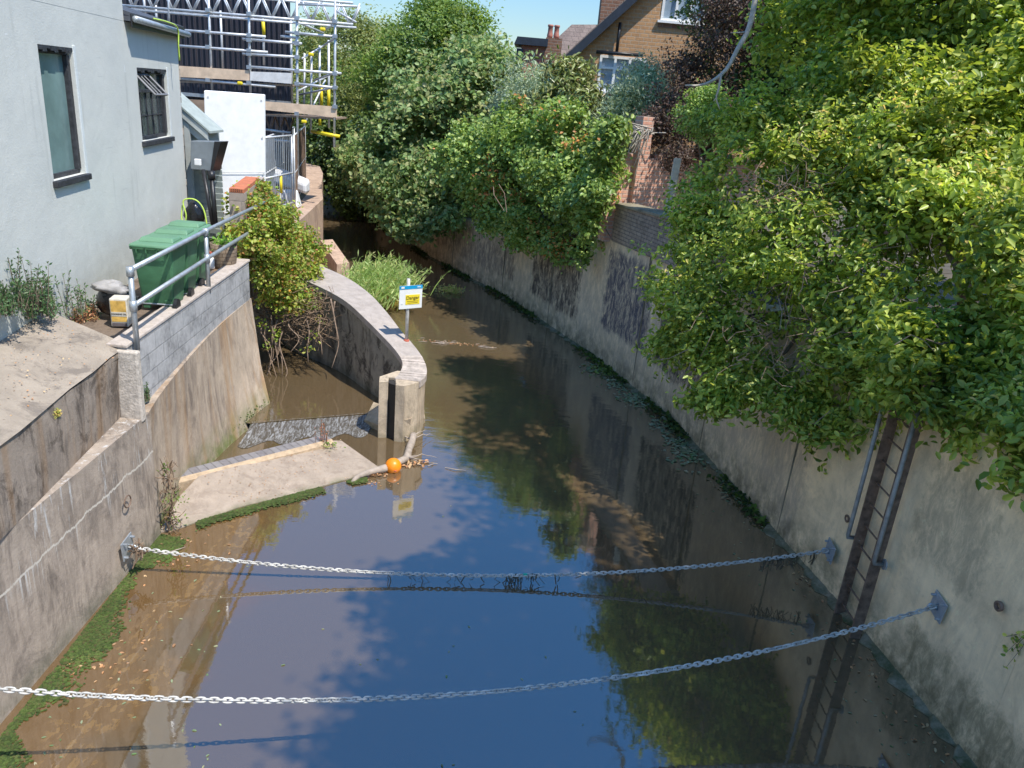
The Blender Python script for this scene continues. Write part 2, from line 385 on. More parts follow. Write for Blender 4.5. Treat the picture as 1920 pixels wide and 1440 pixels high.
for i in range(1, len(RB)-3):
    a, b = RB[i], RB[i+1]; d = (b-a)[:2]; d = d/np.linalg.norm(d); nr = V(-d[1], d[0], 0)
    k = max(2, int(np.linalg.norm(b-a)/.12))
    for j in range(k):
        p = a+(b-a)*j/k; q_ = a+(b-a)*(j+1)/k
        w1 = .08+.05*math.sin(p[1]*3.1)*math.sin(p[1]*7.7)+.05*math.sin(p[1]*19); w2 = .08+.05*math.sin(q_[1]*3.1)*math.sin(q_[1]*7.7)+.05*math.sin(q_[1]*19)
        m.hexa([p-V(0, 0, .2)+nr*w1, p-nr*.02-V(0, 0, .2), q_-nr*.02-V(0, 0, .2), q_+nr*w2-V(0, 0, .2)], [p+nr*w1+V(0, 0, .012), p-nr*.02+V(0, 0, .06), q_-nr*.02+V(0, 0, .06), q_+nr*w2+V(0, 0, .012)])
m.build('toe_ledge', M['toe'], rw)
# vertical buttress edges and joints
m = MB()
for px, py, pt in ((1100, 655, 2.7),):
    p = at(px, py, 0); m.box(p+V(.12, 0, 1.33), (.34, .30, 2.72), [unit(V(-.35, .94, 0)), unit(V(.94, .35, 0)), V(0, 0, 1)])
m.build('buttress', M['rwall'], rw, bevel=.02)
m = MB()
for Y in (9.6, 12.3, 15.2, 19.4, 22.2, 25.2):
    for i in range(len(RB)-1):
        if RB[i][1] <= Y < RB[i+1][1]:
            t = (Y-RB[i][1])/(RB[i+1][1]-RB[i][1]); p = RB[i]*(1-t)+RB[i+1]*t; d = unit((RB[i+1]-RB[i])); h = RT[i]-.05 if i < 7 else 1.6
            m = MB(); m.box(p+V(d[1], -d[0], 0)*.035+V(0, 0, h/2), (.010, .07, h), [d, V(d[1], -d[0], 0), V(0, 0, 1)]); m.build('joint', M['toe'], rw)
# darker drip line on the upper near face
# ---- brick parapet on the concrete, and red garden wall behind
M['pbrick'] = brick('grey_parapet_brick', (.27, .21, .16), (.36, .29, .22), (.15, .13, .11), unit(V(-.28, .96)), dirt=.7)
bp = MB(); pa = [V(3.25, 12.2, 0), V(2.72, 14.6, 0), V(1.9, 17.0, 0)]
for i in range(2):
    a, b = pa[i], pa[i+1]; d = unit(b-a); nr = V(d[1], -d[0], 0); z0a, z0b = (2.80, 2.78) if i == 0 else (2.78, 2.73); zt = (3.66, 3.6, 3.5)
    bp.hexa([a+V(0, 0, z0a), a+nr*.34+V(0, 0, z0a), b+nr*.34+V(0, 0, z0b), b+V(0, 0, z0b)], [a+V(0, 0, zt[i]), a+nr*.34+V(0, 0, zt[i]), b+nr*.34+V(0, 0, zt[i+1]), b+V(0, 0, zt[i+1])])
pr = bp.build('brick_parapet', M['pbrick']); tag(pr, 'weathered grey brick parapet with sloping top above the right concrete wall', 'wall')
cp = MB()
for i in range(2):
    a, b = pa[i], pa[i+1]; d = unit(b-a); nr = V(d[1], -d[0], 0); zt = (3.66, 3.6, 3.5); a = a-nr*.04; b = b-nr*.04
    cp.hexa([a+V(0, 0, zt[i]+.002), a+nr*.42+V(0, 0, zt[i]+.002), b+nr*.42+V(0, 0, zt[i+1]+.002), b+V(0, 0, zt[i+1]+.002)], [a+V(0, 0, zt[i]+.05), a+nr*.42+V(0, 0, zt[i]+.07), b+nr*.42+V(0, 0, zt[i+1]+.07), b+V(0, 0, zt[i+1]+.05)])
cp.build('coping', M['toe'], pr)
M['rbrick'] = brick('red_garden_brick', (.56, .27, .18), (.68, .38, .27), (.55, .44, .36), (1, .05), bw=.24, rh=.085, ms=.014, dirt=.25, bump=.9)
ra = ay(1146, 330, 17.0); rb_ = ay(1420, 330, 18.8); d = unit((rb_-ra)*V(1, 1, 0)); nr = V(-d[1], d[0], 0)
gw = MB()
z1 = ay(1200, 288, 17.4)[2]
n_ = 26; poly = []
for i in range(n_):   # broken, uneven top
    a = ra+(rb_-ra)*i/n_; b = ra+(rb_-ra)*(i+1)/n_; h = z1+.0+(.09*math.sin(i*1.9)+.07*math.sin(i*4.1))*(i > 3)
    h = round(h/.085)*.085
    a = V(a[0], a[1], 0); b = V(b[0], b[1], 0)
    gw.hexa([a+V(0, 0, 2.7), b+V(0, 0, 2.7), b+nr*.24+V(0, 0, 2.7), a+nr*.24+V(0, 0, 2.7)], [a+V(0, 0, h), b+V(0, 0, h), b+nr*.24+V(0, 0, h), a+nr*.24+V(0, 0, h)])
gwo = gw.build('garden_wall', M['rbrick']); tag(gwo, 'crumbling sunlit red brick garden wall behind the grey parapet', 'wall')
pp = ay(1199, 300, 17.33); m = MB(); m.box((pp[0], pp[1], 4.1), (.28, .30, 2.5), [d, nr, V(0, 0, 1)]); m.build('pier', M['rbrick'], gwo)
a = ay(1251, 402, 15.6); b = ay(1268, 312, 15.75)
m = MB(); m.box((a+b)/2, (.13, .13, np.linalg.norm(b-a)+.3), [unit(np.cross(V(0, 1, 0), b-a)), unit(np.cross(b-a, unit(np.cross(V(0, 1, 0), b-a)))), unit(b-a)])
M['postc'] = plain('pale_concrete_post', (.52, .45, .34), .9, bump=.5)
tag(m.build('fence_post', M['postc'], bevel=.01), 'leaning pale concrete fence post in front of the red garden wall', 'post')

# ---- left near wall
M['lw_lo'] = concrete('left_wall_lower', (.42, .345, .275), (.11, .09, .075), .5, .65, moss=(.10, .11, .06), mz=(-.2, .25), white=.9, wz=(1.35, 1.66), sc=1.0, seam=1.15)
M['lw_up'] = concrete('left_wall_upper', (.36, .295, .235), (.055, .042, .034), .7, .8, ochre=.5, sc=1.6)
M['lw_fl'] = concrete('left_wall_stained', (.48, .385, .29), (.15, .12, .10), .35, .8, moss=(.10, .15, .02), mz=(-.1, .55), ochre=.6, sc=1.1)
M['block'] = brick('grey_block', (.36, .36, .355), (.43, .42, .41), (.30, .30, .29), unit(V(-.08, 1)), bw=.45, rh=.225, ms=.012, dirt=.75, bump=.35)
M['slab'] = concrete('concrete_slab', (.34, .285, .225), (.12, .10, .085), .6, .0, sc=1.0, rough=.9, fine=.3)
M['lime'] = plain('lime_seam', (.50, .44, .37), .9, bump=.8, var=.3, sc=20)
wl = empty('retaining_wall', (-4.2, 6, 0), 'stained concrete wall on the left bank with a stepped ledge and white lime streaks', 'wall')
m = MB()
def lx(y): return -4.07-.045*(y-4.5)
ys = [-8, 1, 4.4]
m.hexa([(-4.4+.33, -8, -.3), (lx(8.28), 8.28, -.3), (-4.9, 8.28, -.3), (-4.9, -8, -.3)], [(-4.07+.04, -8, 1.66), (lx(8.28)-.01, 8.28, 1.66), (-4.9, 8.28, 1.66), (-4.9, -8, 1.66)])
m.build('lower_face', M['lw_lo'], wl)
m = MB()   # upper stage, set back behind the ledge
m.hexa([(-4.12, -8, 1.662), (-4.16, 5.3, 1.662), (-5.2, 5.3, 1.662), (-5.2, -8, 1.662)], [(-4.12, -8, 2.45), (-4.16, 5.3, 2.45), (-5.2, 5.3, 2.3), (-5.2, -8, 2.3)])
m.hexa([(-4.16, 5.302, 1.662), (-4.50, 8.15, 1.662), (-5.3, 8.15, 1.662), (-5.2, 5.302, 1.662)], [(-4.16, 5.302, 2.45), (-4.45, 8.15, 2.45), (-5.3, 8.15, 2.3), (-5.2, 5.302, 2.3)])
m.build('upper_face', M['lw_up'], wl)
# sloping slab on the bank above it
def slabz(x, y): return 2.455+.42*min(1, max(0, (-4.4-x)/1.2))
ms_ = MB(); gx = 14; gy = 30; vs = []
for j in range(gy+1):
    y = -6+14.35*j/gy
    x0 = -4.12-.03*max(0, (y-4.5)) if y < 5.3 else -4.15-(y-5.3)*.105
    for i in range(gx+1):
        x = x0+.012-(.012*math.sin(y*21))*(i == 0)-i/gx*(2.3)
        vs.append((x, y, slabz(x-x0-4.4+.0, y)+.012+.012*math.sin(x*3+y*2)))
ms_.add(vs, [(j*(gx+1)+i, j*(gx+1)+i+1, (j+1)*(gx+1)+i+1, (j+1)*(gx+1)+i) for j in range(gy) for i in range(gx)][:])
o = ms_.build('pavement', M['slab'], smooth=True); tag(o, kind='structure')
# ---- flared lower wall beyond the step + block wall on it
fl = empty('block_wall', (-4.5, 10, 0), 'grey block wall on a stained flared concrete base beside the green bins', 'wall')
m = MB(); top = []; bot = []
for i in range(13):
    t = i/12; y = 8.285+(12.85-8.285)*t
    zt = 1.66+.22*t+(.10*math.sin(t*math.pi))
    xb = -4.36+.30*max(0, (t-.35)/.65)**1.6; xt = lx(8.28)-.03-.36*t**.8 if t > .08 else lx(8.28)-.02
    top.append(V(xt, y, zt)); bot.append(V(xb-.02, y-.55*t**3, -.3))
for i in range(12):
    a, b, c_, d_ = bot[i], bot[i+1], top[i+1], top[i]
    mid = [(a*.5+d_*.5)+V(-.05*(i/12), 0, 0), (b*.5+c_*.5)+V(-.05*((i+1)/12), 0, 0)]
    m.add([a, b, mid[1], mid[0]], [(0, 1, 2, 3)]); m.add([mid[0], mid[1], c_, d_], [(0, 1, 2, 3)])
    m.add([d_, c_, c_+V(-.55, 0, 0), d_+V(-.55, 0, 0)], [(0, 1, 2, 3)])
a, d_ = bot[-1], top[-1]; mid = (a+d_)/2+V(-.05, 0, 0)
m.add([a, V(-6.5, 13.6, -.3), V(-6.5, 13.6, 1.9), d_, mid], [(0, 1, 2, 3, 4)])
m.build('flared_base', M['lw_fl'], fl, smooth=False)
m = MB(); xa, xb2 = -4.33, -4.60
m.hexa([(xa-.04, 8.15, 1.62), (xb2-.03, 12.8, 1.82), (xb2-.24, 12.8, 1.82), (xa-.24, 8.15, 1.62)], [(xa-.04, 8.15, 2.50), (xb2-.03, 12.8, 2.53), (xb2-.24, 12.8, 2.53), (xa-.24, 8.15, 2.50)])
m.build('blockwork', M['block'], fl, bevel=.012)
M['cope'] = concrete('pale_coping', (.50, .43, .37), (.28, .22, .18), .4, 0, sc=3)
m = MB(); m.hexa([(xa-.025, 8.12, 2.502), (xb2-.015, 12.83, 2.532), (xb2-.27, 12.83, 2.532), (xa-.27, 8.12, 2.502)], [(xa-.03, 8.12, 2.54), (xb2-.02, 12.83, 2.57), (xb2-.265, 12.83, 2.57), (xa-.265, 8.12, 2.54)])
m.build('coping', M['cope'], fl, bevel=.01)
m = MB(); m.box((-4.36, 8.12, 2.05), (.26, .10, .86)); m.build('end_pier', M['lime'], fl, bevel=.02)
# yard floor behind the block wall
m = MB(); m.add([(-4.5, 8.2, 2.47), (-4.80, 12.9, 2.49), (-6.3, 14.2, 2.5), (-6.9, 22, 2.52), (-12, 22, 2.55), (-12, 8.2, 2.5)], [(0, 1, 2, 3, 4, 5)])
tag(m.build('pavement', M['yard']), kind='structure')

# ---- apron and kerb at the outfall
ap = empty('outfall_apron', at(500, 900), 'pale concrete apron with a brick kerb sloping into the water at the outfall', 'slab')
A = [at(340, 985, .0), at(450, 952, .0), at(560, 925, .0), at(660, 897, 0), at(722, 886, 0), at(640, 826, .17), at(620, 826, .20), at(372, 893, .28), V(-4.3, 9.0, .15), V(-4.27, 8.3, .02)]
A2 = [p.copy() for p in A]
for k in (0, 1, 2, 3, 4): A2[k][2] = .015
A2[0] += V(.0, -.1, 0)
m = MB(); n_ = len(A2); cen = sum(A2)/n_+V(0, 0, .02)
m.add(A2+[cen], [(i, (i+1) % n_, n_) for i in range(n_)])
m.add([p for p in A2]+[p*V(1, 1, 0)-V(0, 0, .3) for p in A2], [(i, n_+i, n_+(i+1) % n_, (i+1) % n_) for i in range(n_)])
M['apron'] = concrete('apron_concrete', (.37, .30, .235), (.20, .155, .12), .45, 0, sc=1.6, moss=(.07, .10, .03), mz=(-.02, .05), fine=.2)
m.build('slab', M['apron'], ap, smooth=False)
ka, kb = at(368, 886, .30), at(622, 822, .27); kd = unit((kb-ka)*V(1, 1, 0)); ka = ka-kd*.28; kn = V(-kd[1], kd[0], 0)
M['kbrick'] = brick('kerb_brick', (.17, .155, .155), (.23, .215, .21), (.12, .11, .10), (kd[0], kd[1]), bw=.11, rh=.5, ms=.008, dirt=.2)
m = MB(); m.hexa([ka-V(0, 0, .6), kb-V(0, 0, .6), kb+kn*.2-V(0, 0, .6), ka+kn*.2-V(0, 0, .6)], [ka, kb, kb+kn*.2, ka+kn*.2]); m.build('kerb', M['kbrick'], ap, bevel=.012)
m = MB(); m.hexa([ka-kn*.07-V(0, 0, .5), kb-kn*.07-V(0, 0, .5), kb-V(0, 0, .5), ka-V(0, 0, .5)], [ka-kn*.07-V(0, 0, .05), kb-kn*.07-V(0, 0, .05), kb-V(0, 0, .005), ka-V(0, 0, .005)])
M['mort'] = plain('crumbling_mortar', (.46, .34, .22), .95, var=.3, sc=9, bump=1.0, bsc=25); m.build('mortar_fillet', M['mort'], ap)

# ---- side channel water and its little weir
c0 = at(470, 794, .13); c1 = at(703, 775, .13)
m = MB(); m.add([c0, c1, V(-1.6, 13.2, .13), V(-3.0, 19.5, .13), V(-9, 22, .13), V(-7.0, 13.6, .13), V(-4.75, 12.4, .13), V(-4.6, 11.5, .13)], [tuple(range(8))])
M['water2'] = M['water'].copy(); M['water2'].name = 'side_channel_water'
tag(m.build('side_channel_water', M['water2']), kind='structure')
m = MB(); k = 24; v = []
for i in range(k+1):
    t = i/k; p = c0*(1-t)+c1*t
    v += [p+V(0, .05, .002), p+V(0, -.06, -.03+.01*math.sin(i*2)), p+V(0, -.30, -.10+.012*math.sin(i*3.1)), p+V(0, -.62-.12*math.sin(i*.9), -.124)]
m.add(v, [(i*4+j, (i+1)*4+j, (i+1)*4+j+1, i*4+j+1) for i in range(k) for j in range(3)])
tag(m.build('weir_water', M['fast'], smooth=True), kind='structure')

# ---- curved dividing wall
zt = [1.75, 1.70, 1.62, 1.50, 1.36, 1.26, 1.17, 1.09, 1.02, 1.0]
OU = [(596, 497), (650, 522), (692, 552), (725, 588), (750, 621), (771, 645), (788, 668), (797, 688), (797, 704), (786, 716)]
IN = [(556, 520), (604, 540), (650, 566), (688, 600), (716, 628), (737, 650), (751, 668), (757, 684), (752, 700), (742, 711)]
def spl(P, n):
    P = [P[0]*2-P[1]]+P+[P[-1]*2-P[-2]]; out = []
    for i in range(1, len(P)-2):
        for j in range(n):
            t = j/n; out.append(.5*((2*P[i])+(-P[i-1]+P[i+1])*t+(2*P[i-1]-5*P[i]+4*P[i+1]-P[i+2])*t*t+(-P[i-1]+3*P[i]-3*P[i+1]+P[i+2])*t**3))
    out.append(P[-2]); return out
ou = spl([at(*p, z) for p, z in zip(OU, zt)], 5); inn = spl([at(*p, z) for p, z in zip(IN, zt)], 5)
ou = [ou[0]+V(-3.0, 3.2, .1)]+ou; inn = [inn[0]+V(-3.0, 3.0, .1)]+inn
cwall = empty('dividing_wall', at(760, 760), 'curved concrete dividing wall ending in a slotted pier beside the orange buoy', 'wall')
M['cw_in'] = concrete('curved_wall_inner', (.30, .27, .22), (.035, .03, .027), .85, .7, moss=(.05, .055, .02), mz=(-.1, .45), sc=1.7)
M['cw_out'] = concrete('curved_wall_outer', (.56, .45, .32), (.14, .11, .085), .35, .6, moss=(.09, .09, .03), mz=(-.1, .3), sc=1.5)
m = MB(); n_ = len(ou); dn = V(0, 0, 1)
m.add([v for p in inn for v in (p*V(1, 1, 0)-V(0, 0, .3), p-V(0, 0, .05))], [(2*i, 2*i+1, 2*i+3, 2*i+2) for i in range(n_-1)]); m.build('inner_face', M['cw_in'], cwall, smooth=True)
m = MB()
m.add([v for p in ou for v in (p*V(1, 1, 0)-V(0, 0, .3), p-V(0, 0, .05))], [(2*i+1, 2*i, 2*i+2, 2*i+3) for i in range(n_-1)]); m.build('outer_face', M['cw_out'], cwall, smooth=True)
M['cw_top'] = concrete('curved_wall_coping', (.42, .365, .32), (.26, .22, .19), .35, 0, sc=2)
M['cw_brk'] = plain('coping_bricks', (.46, .39, .33), .9, var=.3, sc=9, bump=.8)
nb = n_-16
def copestrip(i0, i1, mat, nme, gapped=False):
    m = MB()
    for i in range(i0, i1):
        a, b, c_, d_ = inn[i], inn[i+1], ou[i+1], ou[i]
        def out(p, q_, e=.02): return p+unit((p-q_)*V(1, 1, 0))*e
        a1, d1, b1, c1_ = out(a, d_), out(d_, a), out(b, c_), out(c_, b)
        if gapped:
            for s in range(2):
                f0, f1 = s/2+.04, (s+1)/2-.04; L_ = lambda p, q_, f: p*(1-f)+q_*f
                Q = [L_(a1, b1, f0), L_(a1, b1, f1), L_(d1, c1_, f1), L_(d1, c1_, f0)]; j = rng.uniform(-.006, .006)
                m.hexa([x-V(0, 0, .1) for x in Q], [x+V(0, 0, .012+j) for x in Q])
        else: m.hexa([x-V(0, 0, .1) for x in (a1, b1, c1_, d1)], [x+V(0, 0, .01) for x in (a1, b1, c1_, d1)])
    return m.build(nme, mat, cwall)
copestrip(0, nb, M['cw_top'], 'coping'); copestrip(nb, n_-1, M['cw_brk'], 'brick_coping', True)
# slotted pier end
e0, e1 = inn[-1], ou[-1]
N1 = at(711, 716, 1.0); N2 = at(728, 716, 1.0); N3 = at(729, 708, 1.0); N4 = at(742, 709, 1.0); N5 = at(742, 722, 1.0); N6 = at(758, 724, 1.0)
poly = [(p[0], p[1]) for p in (N1, N2, N3, N4, N5, N6, e1+V(.0, -.02, 0), at(790, 700, 1.0), at(745, 695, 1.0), at(712, 706, 1.0))]
m = MB(); m.prism(poly, -.3, 1.0); m.build('pier', M['cw_out'], cwall)
m = MB(); M['slot'] = plain('dark_slot', (.03, .026, .022), .9)
m.prism([(N2[0]+.004, N2[1]+.03), (N3[0], N3[1]-.01), (N4[0], N4[1]-.01), (N5[0]-.004, N5[1]+.05)], -.3, .97); m.build('stop_log_slot', M['slot'], cwall)
ft = [at(745, 812, 0), at(770, 821, 0), at(797, 792, 0), at(795, 770, 0), at(752, 775, 0)]
tp = [(N5+N6)/2, N6, at(772, 722, 1.0), at(788, 712, 1.0), N5]
fz = .30
m = MB(); mid = [np.array([tp[i][0], tp[i][1], fz+.1]) for i in range(5)]
m.add([p-V(0, 0, .2) for p in ft]+[p+V(0, 0, .05) for p in ft]+mid, [(0, 1, 6, 5), (1, 2, 7, 6), (2, 3, 8, 7), (5, 6, 11, 10), (6, 7, 12, 11), (7, 8, 13, 12), (10, 11, 12, 13, 14), (4, 0, 5, 9), (5, 10, 14, 9)])
m.build('flared_foot', M['cw_out'], cwall)
f2 = [at(683, 797, .0), at(726, 815, .0), at(727, 790, .0), at(700, 775, .0)]
m = MB(); m.prism([(p[0], p[1]) for p in f2], [-.3]*4, [.10, .12, .28, .22]); m.build('foot', M['cw_out'], cwall)

# ---- far left wall beyond the bramble
fw = empty('retaining_wall', (-6.2, 23.5, 0), 'sunlit orange-brown concrete wall under the temporary fence, beyond the bramble', 'wall')
M['fwall'] = concrete('warm_concrete', (.50, .36, .26), (.20, .13, .10), .4, .6, sc=1.4, moss=(.12, .09, .05), mz=(-.1, .4))
pts = [at(560, 560, 0), at(606, 492, 0), at(603, 455, 0), at(606, 420, 0), at(600, 400, 0), V(-16, 42, 0), V(-30, 50, 0), V(-55, 58, 0)]
m = MB()
for i in range(len(pts)-1):
    a, b = pts[i], pts[i+1]; d = unit(b-a); nl = V(-d[1], d[0], 0)
    m.hexa([a-V(0, 0, .3), b-V(0, 0, .3), b+nl*.9-V(0, 0, .3), a+nl*.9-V(0, 0, .3)], [a+V(0, 0, 2.02), b+V(0, 0, 2.02), b+nl*.9+V(0, 0, 2.02), a+nl*.9+V(0, 0, 2.02)])
m.build('wall_face', M['fwall'], fw)
m = MB(); a = at(600, 500, 0)+V(.1, -.3, 0); b = at(655, 545, 0)+V(-.6, 1.0, 0)
m.hexa([a-V(0, 0, .2), b-V(0, 0, .2), b+V(.3, .3, -.2), a+V(.3, .3, -.2)], [a+V(0, 0, .9), b+V(0, 0, .5), b+V(.3, .3, .5), a+V(.3, .3, .9)]); m.build('sloping_toe', M['fwall'], fw)

# ================================================================== LEFT: rendered building
O_ = at(196, 560, 2.5)*V(1, 1, 0); e1 = unit(V(-.14, .99, 0)); en = V(e1[1], -e1[0], 0); ez = V(0, 0, 1)
def FP(s, off, z): return O_+e1*s+en*off+ez*z
def fbox(mb, s0, s1, o0, o1, z0, z1):
    return mb.hexa([FP(s0, o0, z0), FP(s0, o1, z0), FP(s1, o1, z0), FP(s1, o0, z0)], [FP(s0, o0, z1), FP(s0, o1, z1), FP(s1, o1, z1), FP(s1, o0, z1)])
def stucco():
    m, t, b = nm('pale_blue_render'); q = N(t)
    col = q.mix(q.rng(q.noise(1.1, 6, .6), .35, .65), (.57, .58, .535), (.625, .63, .575))
    st = q.mul(q.rng(q.noise((7, 7, .35), 5, .6), .55, .7), q.rng(q.noise(.9, 3), .5, .6))
    col = q.mix(q.mul(st, .5), col, (.40, .41, .37))
    cr_ = q.mul(q.rng(q.noise((1.2, 1.2, 30), 3, .5), .66, .7), q.rng(q.noise(.8, 2), .52, .6)); col = q.mix(q.mul(cr_, .25), col, (.35, .36, .34))
    col = q.mix(q.rng(q.noise(9, 2), .73, .76, 0, .7), col, (.68, .70, .69))
    z = q.xyz()[2]; col = q.mix(q.mul(q.rng(z, 3.4, 2.6, 0, .55), q.rng(q.noise(3, 6, .7), .3, .6)), col, (.34, .35, .31))
    q.L(col, b.inputs['Base Color']); b.inputs['Roughness'].default_value = .85; b.inputs['Specular IOR Level'].default_value = .2
    q.L(q.bump(q.mul(q.noise(2.5, 5), q.mul(q.noise(60, 3), .25), 'ADD'), .35, .03), b.inputs['Normal']); return m
M['stucco'] = stucco()
bd = empty('rendered_building', FP(0, 0, 2.5), 'pale blue-grey rendered building with dark framed windows beside the green bins', 'building')
yS = lambda px, py: (onw(px, py, O_, O_+e1)-O_)@e1
w1 = (yS(70, 85), yS(148, 210), 4.17, 5.62); w2 = (yS(256, 125), yS(316, 200), 4.42, 5.46)
sE = yS(343, 250); sT = yS(230, 20)
m = MB()
def wallholes(m, s0, s1, z0, z1, hs, o0=-.35, o1=0.0):
    xs = sorted({s0, s1, *[h[0] for h in hs], *[h[1] for h in hs]}); zs = sorted({z0, z1, *[h[2] for h in hs], *[h[3] for h in hs]})
    for i in range(len(xs)-1):
        for j in range(len(zs)-1):
            cx, cz = (xs[i]+xs[i+1])/2, (zs[j]+zs[j+1])/2
            if not any(h[0] < cx < h[1] and h[2] < cz < h[3] for h in hs): fbox(m, xs[i], xs[i+1], o0, o1, zs[j], zs[j+1])
wallholes(m, -8, sE, 2.0, 6.05, [w1, w2]); fbox(m, -8, sT, -.35, .002, 6.051, 9.0); fbox(m, sT-.25, sT, -6, -.352, 2.0, 9.0); fbox(m, sE-.25, sE, -6, -.352, 2.0, 6.0)
m.build('wall', M['stucco'], bd)
m = MB()   # ragged edge of old masonry at the end of the render
z = 2.4
while z < 5.9:
    h = random.uniform(.10, .28); fbox(m, sE-random.uniform(.0, .012), sE+random.uniform(.02, .05), -.2, random.uniform(-.01, .012), z, z+h-.01); z += h
M['mason'] = plain('old_masonry', (.36, .30, .24), .95, var=.4, bump=1, sc=9); m.build('quoin', M['mason'], bd, bevel=.01)
M['teal'] = plain('frosted_glass', (.17, .26, .25), .25, var=.35, sc=1.2, bump=.05, bsc=15)
M['dglass'] = plain('wired_glass', (.05, .065, .068), .1, var=.4, sc=3, bump=.15)
def window(w, kind):
    fr = MB(); s0, s1, z0, z1 = w; t = .055
    fbox(fr, s0+.002, s1-.002, -.13, -.06, z0+.002, z0+t); fbox(fr, s0+.002, s1-.002, -.13, -.06, z1-t-.03, z1-.002)
    fbox(fr, s0+.002, s0+t*.5, -.13, -.06, z0+t, z1-t-.03); fbox(fr, s1-t*1.6, s1-.002, -.13, -.04, z0+t, z1-t-.03)
    if kind == 2:
        zz = z0+(z1-z0)*.66; fbox(fr, s0+t*.5, s1-t*1.6, -.12, -.05, zz, zz+.045)
        for k in range(1, 5): ss = s0+(s1-s0)*k/5; fbox(fr, ss, ss+.018, -.10, -.075, z0+t, zz)
        fbox(fr, s0+t*.5, s1-t*1.6, -.10, -.078, z0+(zz-z0)*.5, z0+(zz-z0)*.5+.018)
        ss = s0+(s1-s0)*.5; fbox(fr, ss, ss+.03, -.12, -.05, zz+.045, z1-t-.03)
    fo = fr.build('window_frame', M['darkframe'], bd, bevel=.004)
    gl = MB(); fbox(gl, s0+t*.5, s1-t*1.6, -.105, -.09, z0+t, z1-t-.03); gl.build('pane', M['teal'] if kind == 1 else M['dglass'], fo)
    if kind == 2:   # top-hung vent left open
        c = MB(); a, b, c0_, d0 = FP(s0+.05, -.04, z1-.10), FP(s0+.62, -.04, z1-.10), FP(s0+.62, .22, z1-.36), FP(s0+.05, .22, z1-.36)
        for p, q_ in ((a, b), (b, c0_), (c0_, d0), (d0, a)): c.tube([p, q_], .018, 4)
        for k in (.3, .6): c.tube([a*(1-k)+b*k, d0*(1-k)+c0_*k], .010, 4)
        vo = c.build('vent_sash', M['duct0'], fo)
    si = MB(); fbox(si, s0-.04, s1+.05, -.10, .055, z0-.075, z0-.002)
    si.build('sill', M['darkframe'], bd, bevel=.008)
    hd = MB(); k = 9
    for i in range(k): fbox(hd, s0+(s1-s0)*i/k, s0+(s1-s0)*(i+1)/k, -.10, .008+.006*math.sin(i*3.), z1-.05-.02*math.sin(i*2.1), z1-.001*(i % 2)); 
    hd.build('lintel', M['darkframe'], bd)
    sr = MB()   # fresh render band around the opening
    fbox(sr, s1+.001, s1+.07, -.1, .012, z0-.02, z1+.03); sr.build('reveal', M['reveal'], bd, bevel=.006)
M['duct0'] = plain('grey_paint', (.16, .16, .165), .6)
M['reveal'] = plain('fresh_render', (.62, .65, .63), .9, var=.08, bump=.6)
window(w1, 1); window(w2, 2)
m = MB(); fbox(m, sT+.002, sE+.12, -.34, .09, 6.06, 6.12); 
m.hexa([FP(sT+.002, .09, 6.122), FP(sE+.12, .09, 6.122), FP(sE+.12, -6, 7.6), FP(sT+.002, -6, 7.6)], [FP(sT+.002, .09, 6.17), FP(sE+.12, .09, 6.17), FP(sE+.12, -6, 7.66), FP(sT+.002, -6, 7.66)])
M['slate'] = plain('slate', (.07, .075, .085), .7, var=.3, sc=5); m.build('roof', M['slate'], bd)
m = MB(); fbox(m, sT+.01, sE+.1, .091, .11, 5.98, 6.15); m.build('fascia', M['black'], bd)
m = MB(); a, b = FP(sT+.01, .155, 6.09), FP(sE+.16, .155, 6.05); m.tube([a, b], .045, 10); m.build('gutter', M['galv'], bd, smooth=True)
M['hose'] = plain('lime_hose', (.50, .68, .10), .5)
m = MB(); p = [FP(yS(270, 60), .15, 6.16), FP(yS(290, 66), .22, 6.15), FP(yS(309, 72), .21, 6.10), FP(yS(311, 90), .20, 5.85), FP(yS(314, 112), .19, 5.62)]
m.tube(spl(p, 4), .012, 6); tag(m.build('hose', M['hose'], smooth=True), 'lime green hose hooked over the gutter of the rendered building', 'hose')

# lean-to behind the rendered wall
M['wtimber'] = plain('white_timber', (.50, .52, .48), .75, var=.12, sc=6, bump=.4)
M['siding'] = plain('grey_green_siding', (.33, .37, .34), .8, var=.15)
sh = empty('timber_shed', ay(365, 420, 14.6), 'small white and grey-green timber lean-to past the rendered building', 'shed')
a, b = ay(336, 196, 14.6), ay(393, 246, 14.6); zb = 2.5
m = MB(); W0 = V(a[0]-.6, 14.62, 0); m.hexa([W0+ez*zb, V(b[0]-.06, 14.62, zb), V(b[0]-.06, 15.2, zb), W0+V(0, .6, zb)], [W0+ez*(a[2]+.3), V(b[0]-.06, 14.62, b[2]-.02), V(b[0]-.06, 15.2, b[2]-.02), W0+V(0, .6, a[2]+.3)]); m.build('wall', M['siding'], sh)
dd = unit(b-a); up = unit(np.cross(dd, V(0, 1, 0))); up = up if up[2] > 0 else -up
m = MB(); m.hexa([a-dd*.5+V(0, -.15, .02), b+dd*.08+V(0, -.15, .02), b+dd*.08+V(0, .5, .02), a-dd*.5+V(0, .5, .02)], [a-dd*.5+V(0, -.15, .06), b+dd*.08+V(0, -.15, .06), b+dd*.08+V(0, .5, .06), a-dd*.5+V(0, .5, .06)]); m.build('roof', M['siding'], sh)
m = MB()
